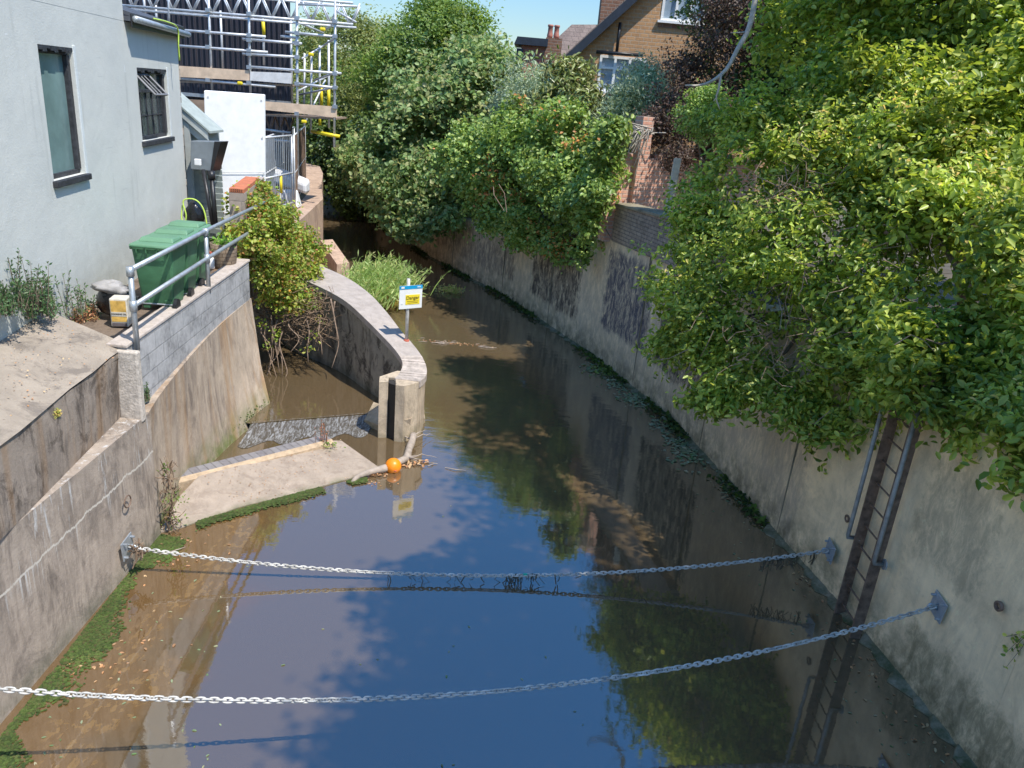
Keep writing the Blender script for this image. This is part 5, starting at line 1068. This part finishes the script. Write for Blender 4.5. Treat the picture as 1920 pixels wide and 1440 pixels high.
# --- bramble over the outfall
bl_ = [A3(500, 395, 14.8, .34), A3(480, 430, 14.2, .36), A3(520, 430, 14.8, .42), A3(545, 470, 15, .42), A3(500, 480, 14.2, .40), A3(560, 520, 15, .32), A3(520, 530, 14.4, .34), A3(470, 370, 14.3, .20), A3(455, 465, 13.6, .22), A3(585, 470, 15.6, .22), A3(540, 570, 14.3, .22), A3(595, 545, 15.4, .2), A3(490, 350, 14.9, .14), A3(470, 400, 13.8, .36), A3(465, 450, 13.3, .34), A3(490, 460, 13.4, .42), A3(520, 400, 14.6, .4), A3(490, 510, 13.6, .34), A3(530, 500, 14.2, .42), A3(560, 450, 15.2, .4), A3(585, 520, 15.2, .3), A3(540, 550, 14.2, .34), A3(580, 570, 14.6, .26), A3(450, 370, 13.8, .16), A3(505, 560, 13.8, .26)]
def bram_extra(t, P, Nn):
    k = rng.random(len(P)) < .03; Q = P[k]; leaves('red_leaves', Q+V(0, -.05, 0), rng.normal(size=Q.shape)+V(0, -.5, .5), .055, .7, G['bramred'], t)
    m = MB()
    for _ in range(330):   # brown tangle below
        c = ay(rng.uniform(490, 625), rng.uniform(545, 640), 14.3+rng.normal()*.25); q_ = c+rng.normal(size=3)*V(.22, .15, .14); m.tube([c, (c+q_)/2+rng.normal(size=3)*.05, q_], [.007, .006, .003], 4, False)
    m.build('dead_stems', M['weedb'], t)['kind'] = 'stuff'
    m = MB()
    for (x0, y0, x1, y1) in ((500, 600, 520, 760), (512, 610, 530, 740), (520, 600, 500, 720), (508, 590, 524, 700), (515, 640, 510, 735), (620, 560, 622, 690), (628, 565, 632, 640), (530, 620, 536, 775), (600, 600, 604, 665), (575, 600, 578, 680), (495, 600, 505, 690), (540, 600, 545, 660)):
        a, b = ay(x0, y0, 14.0), ay(x1, y1, 13.7); b[2] = max(b[2], .12)
        m.tube(spl([a, a*.66+b*.34+rng.normal(size=3)*.05, a*.33+b*.67+rng.normal(size=3)*.06, b], 3), list(np.linspace(.017, .007, 10)), 5)
    m.build('hanging_root', M['root'], t, smooth=True)
    Q = np.concatenate([ay(x, y, 13.8)+rng.normal(size=(n_, 3))*.06 for x, y, n_ in ((490, 608, 22), (515, 625, 18), (578, 655, 16), (620, 465, 12), (505, 645, 14), (588, 630, 10))])
    leaves('low_leaves', Q, rng.normal(size=Q.shape)+V(0, -.6, .6), .07, .7, G['bramble'], t, hexl=True)
tree('bramble_bush', 'bright green and red bramble spilling over the outfall behind the block wall', 'bush', (-5.2, 14.0, 2.4), bl_, G['bramble'], 3000, 9, .065, .075, .75, hexl=True, extra=bram_extra, gap=.16, shell=.3, freq=3.5, upb=.5, r=.05, spray=.16, cav=-.25, cavf=3.5)
# dark back of the culvert below the bramble
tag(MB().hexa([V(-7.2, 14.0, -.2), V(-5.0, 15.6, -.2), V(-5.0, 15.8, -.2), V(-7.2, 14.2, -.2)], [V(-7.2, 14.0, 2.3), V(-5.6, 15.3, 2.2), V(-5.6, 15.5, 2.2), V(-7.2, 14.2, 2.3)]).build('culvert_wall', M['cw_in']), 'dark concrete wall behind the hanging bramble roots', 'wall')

# --- reeds and water plants
def reeds(name, lab, cat, C_, n_, h, spread, mat, lean=(0.2, 0, 0)):
    t = empty(name, C_, lab, cat); B = C_+rng.normal(size=(n_, 3))*V(*spread); B[:, 2] = C_[2]
    H = h*rng.uniform(.5, 1.1, n_); dr = unit(rng.normal(size=(n_, 3))*V(.28, .28, 0)+V(lean[0], lean[1], 1)); vs = []; S_ = unit(np.cross(dr, rng.normal(size=(n_, 3))))
    for a, w in ((0, .010), (.35, .014), (.7, .012), (1, .002)):
        c = B+dr*(H*a)[:, None]+V(lean[0], lean[1], -.35)*(H*a*a*.45)[:, None]; vs += [c-S_*w, c+S_*w]
    vs = np.stack(vs, 1).reshape(-1, 3); o = (np.arange(n_)*8)[:, None]; fs = np.concatenate([o+np.array([[i*2, i*2+1, i*2+3, i*2+2]]) for i in range(3)])
    raw_mesh('blades', vs, fs, mat, t)
    k = n_*7; ii = rng.integers(0, n_, k); f = rng.uniform(.35, 1, k); Q = B[ii]+dr[ii]*(H[ii]*f)[:, None]+V(lean[0], lean[1], -.35)*(H[ii]*f*f*.45)[:, None]
    leaves('leaves', Q, rng.normal(size=(k, 3)), .17*h/1.2, .16, mat, t, D=rng.normal(size=(k, 3))+V(lean[0], 0, .9))
    return t
reeds('reed_clump', 'tall light green reed clump growing beside the curved wall', 'reeds', at(690, 560, .3), 480, 1.2, (.45, .55, 0), G['reed'], (.28, .15, 0))
reeds('reed_clump', 'straw coloured sedge at the waterside foot of the reeds', 'reeds', at(728, 575, .1), 160, .7, (.22, .25, 0), G['weedg'], (.5, -.1, 0))
for (x, y, rx, ry, n_, lab) in ((770, 505, .45, .25, 300, 'small yellow-green weed tuft in the water behind the sign'), (842, 546, .42, .3, 300, 'straw and green weed tuft in the water right of the sign')):
    c = at(x, y, .02); Q = c+rng.normal(size=(n_, 3))*V(rx*.5, ry*.5, .03)+ez*.05
    tag(leaves('water_weed', Q, rng.normal(size=Q.shape)*.7+ez, .10, .4, G['weedg']), lab, 'water weed', 'weed tufts in the river')
# ragged strip of weed, litter and leaves along the foot of the right wall
Q = []; i_ = 0
for i in range(2, 10):
    a, b = RB[i], RB[i+1]; L = np.linalg.norm(b-a); k = int(L*110)
    tt = rng.random(k)[:, None]; d = unit(b-a); nr = V(-d[1], d[0], 0)
    off = np.abs(rng.normal(size=(k, 1)))*.07+.02; p = a+(b-a)*tt+nr*off; p[:, 2] = .006+rng.random(k)*.02
    p = p[(sn(p, 1.6, .7) > -.05) & (p[:, 1] > 9.8)]; Q.append(p)
Q = np.concatenate(Q); Q[:, 2] += .04*np.exp(-((Q[:, 0]-0)**2)*0)
tag(leaves('algae_strip', Q, rng.normal(size=Q.shape)*.5+ez, .10, .6, G['moss']), 'dark green weed along the waterline of the right wall', 'weed strip', kind='stuff')
Q = []
for (x, y, rx, ry, n_) in ((1130, 693, .35, .25, 150), (1200, 748, .35, .4, 210), (1290, 845, .30, .55, 260), (1385, 925, .16, .3, 90), (1240, 800, .2, .3, 60), (1160, 720, .25, .3, 90), (1480, 1010, .1, .3, 25)):
    c = at(x, y, .008); Q.append(c+rng.normal(size=(n_, 3))*V(rx*.6, ry*.6, .004)+V(0, 0, .006))
Q = np.concatenate(Q); tag(leaves('floating_leaves', Q, rng.normal(size=Q.shape)*.12+ez, .09, .55, G['floatl'], hexl=True, fold=.05), 'mat of grey-green leaves floating beside the right wall', 'floating leaves', kind='stuff')
c = at(1150, 693, .03); Q = c+rng.normal(size=(220, 3))*V(.28, .18, .03); tag(leaves('water_weed', Q, rng.normal(size=Q.shape)*.5+ez, .09, .6, G['fresh']), 'bright green watercress clump at the foot of the right wall', 'water weed', 'weed tufts in the river')
Q = np.array([at(rng.uniform(1080, 1900), rng.uniform(640, 1440), .004) for _ in range(900)]); 
def wallx(y): return np.interp(y, [p[1] for p in RB[:12]], [p[0] for p in RB[:12]])
Q = Q[(Q[:, 0] < wallx(Q[:, 1])-.05) & (Q[:, 0] > wallx(Q[:, 1])-.9)]; Q = Q[:110]
Q2 = np.array([at(rng.uniform(0, 1100), rng.uniform(600, 1440), .004) for _ in range(60)]+[at(rng.uniform(60, 420), rng.uniform(1000, 1440), .004) for _ in range(60)]); Q2 = Q2[(Q2[:, 0] > -3.9) & ((Q2[:, 1] < 8) | (Q2[:, 0] > -1.2))]
Q = np.concatenate([Q, Q2]); tag(leaves('drifting_leaves', Q, rng.normal(size=Q.shape)*.1+ez, .042, .45, G['floatl'], hexl=True, fold=.05), 'scattered single leaves drifting on the water', 'floating leaves', kind='stuff')
# green algae along the foot of the left wall and the apron edge
M['algae'] = concrete('algae_silt', (.055, .085, .018), (.10, .075, .035), .55, 0, sc=2.2, rough=.75)
def ragged(nme, line, wfun, lab, z=.006):
    m = MB(); vs = []; n_ = len(line)
    for i, p in enumerate(line):
        d = unit(line[min(i+1, n_-1)]-line[max(i-1, 0)]); nn = V(d[1], -d[0], 0); w = wfun(i/(n_-1), i)
        vs += [p-nn*.04+ez*.010, p+nn*w+ez*z*.3]
    m.add(vs, [(2*i, 2*i+1, 2*i+3, 2*i+2) for i in range(n_-1)]); return tag(m.build(nme, M['algae']), lab, 'algae', kind='stuff')
Q = np.stack([rng.random(42000)**1.4*.36, rng.uniform(3.6, 8.25, 42000), np.zeros(42000)], 1)
Q[:, 0] += lx(Q[:, 1]); w_ = .17+.10*np.sin(Q[:, 1]*3.3)+.07*np.sin(Q[:, 1]*8.1+1)
dd_ = Q[:, 0]-lx(Q[:, 1]); Q = Q[(rng.random(len(Q)) < np.exp(-(dd_/(w_*(.8+.5*sn(Q, 9, 1.))+.02))**2)) & (sn(Q, 4.5, 3.)+.35*rng.normal(size=len(Q)) > -.2)]; Q[:, 2] = .003+rng.random(len(Q))*.005
G['silt'] = leafm('algae_green', [(.022, .035, .008), (.035, .055, .010), (.055, .085, .016), (.06, .045, .018)], .05, .8)
tag(leaves('algae_strip', Q, rng.normal(size=Q.shape)*.07+ez, .036, .9, G['silt'], hexl=True, fold=.05), 'ragged green algae on the silt along the left wall', 'algae', kind='stuff')
ln2 = [at(340+(560-340)*t, 990-62*t, 0)*(1)+V(0, -.03, 0) for t in np.linspace(0, 1, 70)]+[at(560+(690-560)*t, 928-32*t, 0)+V(0, -.03, 0) for t in np.linspace(0, 1, 50)]
L2a = np.array(ln2); ii = rng.integers(4, len(L2a)-3, 9000); ft_ = rng.random(9000); Q = L2a[ii]*(1-ft_)[:, None]+L2a[np.minimum(ii+1, len(L2a)-1)]*ft_[:, None]
off_ = np.abs(rng.normal(size=9000))*.075; Q = Q+off_[:, None]*V(.42, -.9, 0)+V(-.01, .05, 0); Q = Q[(sn(Q, 4.0, 2.) > -.35) & (off_ < .16+.14*sn(Q, 3.1, 5.)+.05*rng.normal(size=len(Q)))]; Q[:, 2] = .012+rng.random(len(Q))*.014
tag(leaves('algae_strip', Q, rng.normal(size=Q.shape)*.07+ez, .036, .9, G['silt'], hexl=True, fold=.05), 'green algae fringe along the front of the apron', 'algae', kind='stuff')
# scum, twigs and small litter on the water
Q = np.concatenate([at(x, y, .004)+rng.normal(size=(n_, 3))*V(rx, ry, 0)+V(0, 0, .001) for x, y, rx, ry, n_ in ((840, 642, .5, .05, 90), (560, 880, .25, .08, 14), (330, 1040, .3, .2, 30), (200, 1240, .3, .25, 34), (700, 905, .25, .05, 24), (1620, 1240, .12, .3, 30), (1750, 1390, .1, .2, 18), (1500, 1080, .12, .3, 24), (545, 790, .3, .1, 16))])
tag(leaves('leaf_litter', Q, rng.normal(size=Q.shape)*.15+ez, .05, .5, M['litter'], hexl=True, fold=.1), 'brown dead leaves and scum gathered on the water', 'leaf litter', kind='stuff')
m = MB()
for _ in range(26):
    p = at(*random.choice([(840, 642), (880, 648), (800, 640), (780, 870), (420, 975), (300, 1040)]), .012)+V(rng.normal()*.35, rng.normal()*.06, 0); a_ = rng.normal()*.5; L_ = rng.uniform(.06, .35); m.tube([p, p+V(math.cos(a_)*L_*.5, math.sin(a_)*L_*.5, .01), p+V(math.cos(a_+.2)*L_, math.sin(a_+.2)*L_, 0)], [.006, .008, .003], 5)
tag(m.build('floating_twigs', M['drift']), 'loose grey twigs drifting on the water', 'twigs', kind='stuff')
# grit and leaf litter on the apron, slab and coping
Q = []
for _ in range(260):
    f, g_ = rng.random(), rng.random(); a_ = A2[1]*(1-f)+A2[3]*f; b_ = A2[7]*(1-f)+A2[5]*f; p = a_*(1-g_)+b_*g_; Q.append(p+V(0, 0, .015))
for _ in range(420): x, y = rng.uniform(-5.6, -4.35), rng.uniform(4.8, 8.1); Q.append(V(x, y, slabz(x+4.3-4.4, y)+.03))
Q = np.array(Q); tag(leaves('grit', Q, rng.normal(size=Q.shape)*.3+ez, .022, .7, M['litter'], fold=.1), 'grit, gull droppings and leaf crumbs on the concrete', 'grit', kind='stuff')
Q = at(462, 778, .1)+rng.normal(size=(1500, 3))*V(.10, .28, .07)+V(-.02, 0, .08); tag(leaves('moss_tuft', Q, rng.normal(size=Q.shape)*.6+V(.7, -.3, .5), .03, .8, G['moss']), 'bright green moss tuft at the foot of the stained wall by the weir', 'moss')

# --- small plants
def spikes(name, lab, C_, n_, h, spread, mat, cat='weed plant', grp=None, Ls=.035, dens=26, leanv=(0, 0, 0)):
    t = empty(name, C_, lab, cat, grp); m = MB(); Q = []; D = []
    for _ in range(n_):
        b = C_+rng.normal(size=3)*V(*spread)*V(1, 1, 0); hh = h*rng.uniform(.45, 1.1); tp_ = b+V(rng.normal()*.12*hh, rng.normal()*.12*hh, hh)+np.array(leanv)*hh; md = (b+tp_)/2+rng.normal(size=3)*.03*hh
        m.tube([b, md, tp_], [.005, .004, .002], 4, False); k = int(dens*hh/h)+3
        for f in rng.random(k): p = b*(1-f)+tp_*f; Q.append(p+rng.normal(size=3)*.018*(1.3-f)*h/.5); D.append(V(rng.normal(), rng.normal(), .8))
    m.build('stems', M['bark'], t); Q = np.array(Q); leaves('leaves', Q, rng.normal(size=Q.shape)+V(.5, -.4, .4), Ls, .4, mat, t, D=np.array(D)); return t
G['spike'] = leafm('weed_spike_leaf', [(.035, .075, .03), (.06, .115, .04), (.10, .15, .06)], .25); G['redw'] = leafm('reddish_weed', [(.22, .09, .05), (.32, .17, .08), (.12, .14, .05)], .2)
gw_ = 'weeds along the foot of the rendered wall'
def fbp(s, o=.12, z=None): return FP(s, o, 2.62 if z is None else z)
for (x, y, n_, h, lab, mt) in ((15, 585, 46, .33, 'low green weeds at the wall foot, leftmost', 'spike'), (50, 578, 22, .58, 'tall thin weed spikes second from the left edge', 'spike'), (78, 592, 52, .42, 'bushy grey-green weed clump at the wall foot', 'spike'), (140, 590, 14, .50, 'slender weed spires at the wall foot right of the bushy clump', 'spike'), (158, 615, 34, .26, 'reddish brown docks at the corner of the sloping slab', 'redw'), (175, 600, 14, .30, 'small green weeds nearest the crumpled sack', 'spike')):
    c = onw(x, y, O_+en*.12, O_+e1+en*.12); spikes('weed_clump', lab, c, n_, h, (.09, .10, 0), G[mt], grp=gw_, Ls=.045)
c = at(255, 764, 1.70); spikes('weed_clump', 'small grey-green weed growing on the ledge below the block wall', at(275, 752, 1.72), 12, .22, (.03, .03, 0), G['spike'], Ls=.03)
spikes('weed_clump', 'tiny dry grass tuft in the crack of the upper left wall', onw(106, 778, (-4.16, 5.3), (-4.45, 8.15))+V(-.01, 0, -.03), 16, .08, (.01, .03, 0), G['weedg'], Ls=.03)
spikes('weed_clump', 'red stemmed weed with green leaves on the end of the kerb', at(604, 828, .25), 9, .34, (.05, .03, 0), G['bramred'], Ls=.02)
c = at(608, 832, .22); Q = c+rng.normal(size=(130, 3))*V(.10, .05, .02); tag(leaves('green_weed', Q, rng.normal(size=Q.shape)*.5+ez, .05, .45, G['fresh']), 'bright green creeping weed on the apron by the kerb end', 'weed plant')
# dead climber at the step of the left wall
cl = empty('dead_climber', at(312, 985, .1), 'dead brown climber with a few green shoots where the left wall steps back', 'climber'); m = MB()
pp_ = [onw(296, 895, (-4.2, 8.27), (-4.0, 8.3)), onw(300, 940, (-4.2, 8.27), (-4.0, 8.3)), at(312, 985, .15)]
for _ in range(90):
    f = rng.random(); b = V(-4.18+.12*rng.random(), 8.34+rng.normal()*.05, .95*(1-f)+.05*f); q_ = b+rng.normal(size=3)*V(.06, .06, .12); m.tube([b, (b+q_)/2+rng.normal(size=3)*.02, q_], [.008, .007, .003], 4, False)
m.build('stems', M['weedb'], cl); Q = np.array([V(-4.05, 8.35, .5)+rng.normal(size=3)*V(.08, .08, .06) for _ in range(50)]+[V(-4.1, 8.35, .18)+rng.normal(size=3)*V(.08, .08, .05) for _ in range(36)]+[V(-4.15, 8.33, .9)+rng.normal(size=3)*V(.03, .03, .05) for _ in range(20)])
leaves('leaves', Q, rng.normal(size=Q.shape)+ez, .05, .45, G['fresh'], cl)
# sprigs at the right edge
for (x, y, x1, y1, lab) in ((1935, 1180, 1888, 1222, 'upper leafy sprig poking in at the right edge'), (1938, 1250, 1885, 1312, 'lower leafy sprig poking in at the right edge'), (1930, 900, 1860, 880, 'trailing sprig under the near bush')):
    a, b = ay(x, y, 5.6 if y > 1000 else 7.0), ay(x1, y1, 5.7 if y > 1000 else 7.1); t = empty('leafy_sprig', a, lab, 'sprig', 'sprigs by the right wall'); m = MB(); Q = []
    for _ in range(5):
        e_ = b+rng.normal(size=3)*.07; mid_ = (a+e_)/2+V(0, 0, -.03)+rng.normal(size=3)*.03; m.tube([a, mid_, e_], [.004, .003, .002], 4, False)
        for f in rng.random(9)*.8+.2: Q.append((a*(1-f)+e_*f)+rng.normal(size=3)*.018)
    m.build('stem', M['bark'], t); Q = np.array(Q); leaves('leaves', Q, rng.normal(size=Q.shape)+V(-.3, -.5, .6), .042, .7, G['privet'], t, hexl=True)
# ================================================================== HOUSES
M['hbrick'] = brick('house_brick', (.40, .22, .11), (.52, .30, .15), (.42, .33, .24), (1, .02), bw=.24, rh=.10, ms=.014, dirt=.2, bump=.3)
M['dbrick'] = brick('dark_brick', (.18, .09, .06), (.24, .13, .08), (.25, .2, .16), (1, .02), bw=.24, rh=.10, ms=.014, dirt=.2)
M['dormb'] = brick('dormer_brick', (.36, .12, .08), (.42, .16, .10), (.32, .22, .18), (1, .02), bw=.24, rh=.10, ms=.014, dirt=.3)
M['tile'] = brick('roof_tile', (.17, .13, .11), (.23, .18, .15), (.10, .08, .07), (1, .3), bw=.25, rh=.18, ms=.01, dirt=.5)
M['blk'] = plain('dark_blue_paint', (.022, .028, .040), .5)
M['hglass'] = plain('window_glass', (.30, .38, .46), .08, var=.3, sc=2)
YH = 24.0
ho = empty('brick_house', ay(1250, 200, YH)*V(1, 1, 0)+ez*2.9, 'yellow-brown brick house with a steep gable and white windows, upper right', 'house')
va, vb = ay(1078, 96, YH), ay(1192, -8, YH); sl_ = (vb[2]-va[2])/(vb[0]-va[0]); xr = va[0]; apx = xr+4.2; apz = va[2]+sl_*4.2
m = MB()
hw = [(1238, 1330, -30, 38), (1118, 1212, 110, 170)]   # window openings in photo measure
wrects = []
for (x0, x1, y0, y1) in hw: p, q_ = ay(x0, y1, YH), ay(x1, y0+ (x1-x0)*.0, YH); wrects.append((p[0], q_[0], p[2], q_[2]))
# gable front as strips under the verge line, leaving the openings
N_ = 42; xs_ = sorted(set([xr+i*8.4/N_ for i in range(N_+1)]+[w[0] for w in wrects]+[w[1] for w in wrects]))
for i in range(len(xs_)-1):
    a, b = xs_[i], xs_[i+1]; zt0 = va[2]+sl_*(a-xr) if a < apx-1e-6 else apz-sl_*(a-apx); zt1 = va[2]+sl_*(b-xr) if b <= apx+1e-6 else apz-sl_*(b-apx)
    segs = [(2.8, None)]; cut = [w for w in wrects if w[0] <= (a+b)/2 <= w[1]]
    lo_z = 2.8
    for w in sorted(cut, key=lambda w: w[2]):
        m.hexa([V(a, YH, lo_z), V(b, YH, lo_z), V(b, YH+.25, lo_z), V(a, YH+.25, lo_z)], [V(a, YH, w[2]), V(b, YH, w[2]), V(b, YH+.25, w[2]), V(a, YH+.25, w[2])]); lo_z = w[3]
    m.hexa([V(a, YH, lo_z), V(b, YH, lo_z), V(b, YH+.25, lo_z), V(a, YH+.25, lo_z)], [V(a, YH, zt0), V(b, YH, zt1), V(b, YH+.25, zt1), V(a, YH+.25, zt0)])
m.build('wall', M['hbrick'], ho)
m = MB(); z_ = ay(1250, 52, YH)[2]; m.box(((xr+8.4+wrects[0][0]-1.6)/2+.3, YH-.012, z_+.05), (5.2, .03, .10)); m.build('brick_band', M['dbrick'], ho)
def hwin(w, nx, top):
    x0, x1, z0, z1 = w; f = MB(); t = .07
    f.box(((x0+x1)/2, YH+.03, z0+t/2), (x1-x0, .1, t)); f.box(((x0+x1)/2, YH+.03, z1-t/2), (x1-x0, .1, t)); f.box(((x0+x1)/2, YH-.02, z0-.03), (x1-x0+.16, .14, .06))
    for i in range(nx+1): f.box((x0+t/2+(x1-x0-t)*i/nx, YH+.03, (z0+z1)/2), (t, .1, z1-z0-2*t-.004))
    if top: f.box(((x0+x1)/2, YH+.028, z0+(z1-z0)*.66), (x1-x0-.01, .08, .06))
    fo = f.build('window', M['white'], ho)
    MB().box(((x0+x1)/2, YH+.08, (z0+z1)/2), (x1-x0-.05, .02, z1-z0-.05)).build('pane', M['hglass'], fo)
hwin(wrects[0], 3, False); hwin(wrects[1], 3, True)
for sgn in (0, 1):
    m = MB(); a = V(xr-.35, 0, va[2]-sl_*.35) if sgn == 0 else V(xr+8.75, 0, va[2]-sl_*.35); b = V(apx, 0, apz); up = .16
    m.hexa([a+V(0, YH-.35, .0), b+V(0, YH-.35, 0), b+V(0, YH+9, 0), a+V(0, YH+9, 0)], [a+V(0, YH-.35, up), b+V(0, YH-.35, up), b+V(0, YH+9, up), a+V(0, YH+9, up)]); m.build('roof', M['tile'], ho)
    m = MB(); m.hexa([a+V(0, YH-.40, -.18), b+V(0, YH-.40, -.18), b+V(0, YH-.352, -.18), a+V(0, YH-.352, -.18)], [a+V(0, YH-.40, .12), b+V(0, YH-.40, .12), b+V(0, YH-.352, .12), a+V(0, YH-.352, .12)]); m.build('bargeboard', M['blk'], ho)
dp = MB(); a, b = ay(1163, 42, YH-.12), ay(1160, 100, YH-.12); dp.tube([a, V(a[0], a[1], b[2])], .045, 8); dp.tube([ay(1118, 97, YH-.15), ay(1205, 104, YH-.15)], .05, 8); dp.build('drainpipe', M['black'], ho, smooth=True)
m = MB(); c = ay(1158, 12, YH+3.2); m.box((c[0], YH+3.2, c[2]), (1.1, .8, 2.2)); m.build('chimney', M['dbrick'], ho)
# neighbour with dormer and chimney pots
Y2 = 31.0
nb_ = empty('neighbour_house', ay(1040, 200, Y2)*V(1, 1, 0)+ez*2.9, 'neighbouring house with brown tiled roof, red brick dormer and two chimney pots', 'house')
r1, r2, e1_, e2_ = ay(1072, 46, Y2+2.5), ay(1150, 46, Y2+2.5), ay(943, 165, Y2-.5), ay(1180, 175, Y2-.5)
m = MB(); m.add([e1_, e2_, r2, r1, e1_+V(.5, 8, 0)], [(0, 1, 2, 3), (0, 3, 4)]); o = m.build('roof', M['tile'], nb_)
m = MB(); m.add([V(e1_[0]+.5, Y2, 2.8), V(e2_[0], Y2, 2.8), V(e2_[0], Y2, e2_[2]-.06), V(e1_[0]+.5, Y2, e1_[2]-.06)], [(0, 1, 2, 3)]); m.build('wall', M['hbrick'], nb_)
m = MB(); m.hexa([e1_+V(-.1, -.05, -.2), e1_+V(.5, 6, -.2), e1_+V(.7, 6, -.2), e1_+V(.1, -.05, -.2)], [e1_+V(-.1, -.05, .05), e1_+V(.5, 6, .05), e1_+V(.7, 6, .05), e1_+V(.1, -.05, .05)]); m.build('bargeboard', M['blk'], nb_)
a, b, c, d_ = ay(978, 84, Y2), ay(1024, 80, Y2), ay(1024, 150, Y2), ay(974, 150, Y2)
dm = MB().hexa([d_, c, c+V(0, 1.8, 0), d_+V(0, 1.8, 0)], [a, b, b+V(0, 1.8, 0), a+V(0, 1.8, 0)]).build('dormer', M['dormb'], nb_)
a, b = ay(964, 82, Y2-.2), ay(1028, 72, Y2-.2); MB().hexa([a, V(b[0], b[1], a[2]), V(b[0], Y2+2, a[2]), V(a[0], Y2+2, a[2])], [a+V(.1, 0, .26), V(b[0], b[1], a[2]+.26), V(b[0], Y2+2, a[2]+.26), V(a[0]+.1, Y2+2, a[2]+.26)]).build('flat_roof', M['blk'], dm)
a, b = ay(969, 90, Y2-.1), ay(977, 140, Y2-.1); MB().hexa([V(a[0], a[1], b[2]), V(b[0], a[1], b[2]), V(b[0], Y2+1.5, b[2]), V(a[0]+.0, Y2+1.5, b[2])], [a, V(b[0], a[1], a[2]), V(b[0], Y2+1.5, a[2]), V(a[0], Y2+1.5, a[2])]).build('dormer_window', M['blk'], dm)
a, b = ay(1024, 70, Y2-.1), ay(1050, 120, Y2-.1); ch = MB().box(((a[0]+b[0])/2, Y2+.2, (a[2]+b[2])/2), (b[0]-a[0], .6, a[2]-b[2])).build('chimney', M['dbrick'], nb_)
M['pot'] = plain('terracotta', (.42, .17, .12), .8)
for x in (1031, 1043): p = ay(x, 68, Y2+.1); MB().lathe(V(p[0], Y2+.2, a[2]), [(.10, 0), (.11, .1), (.09, .2), (.085, .38), (.11, .40), (.10, .46)], 12).build('chimney_pot', M['pot'], ch, smooth=True)
# end
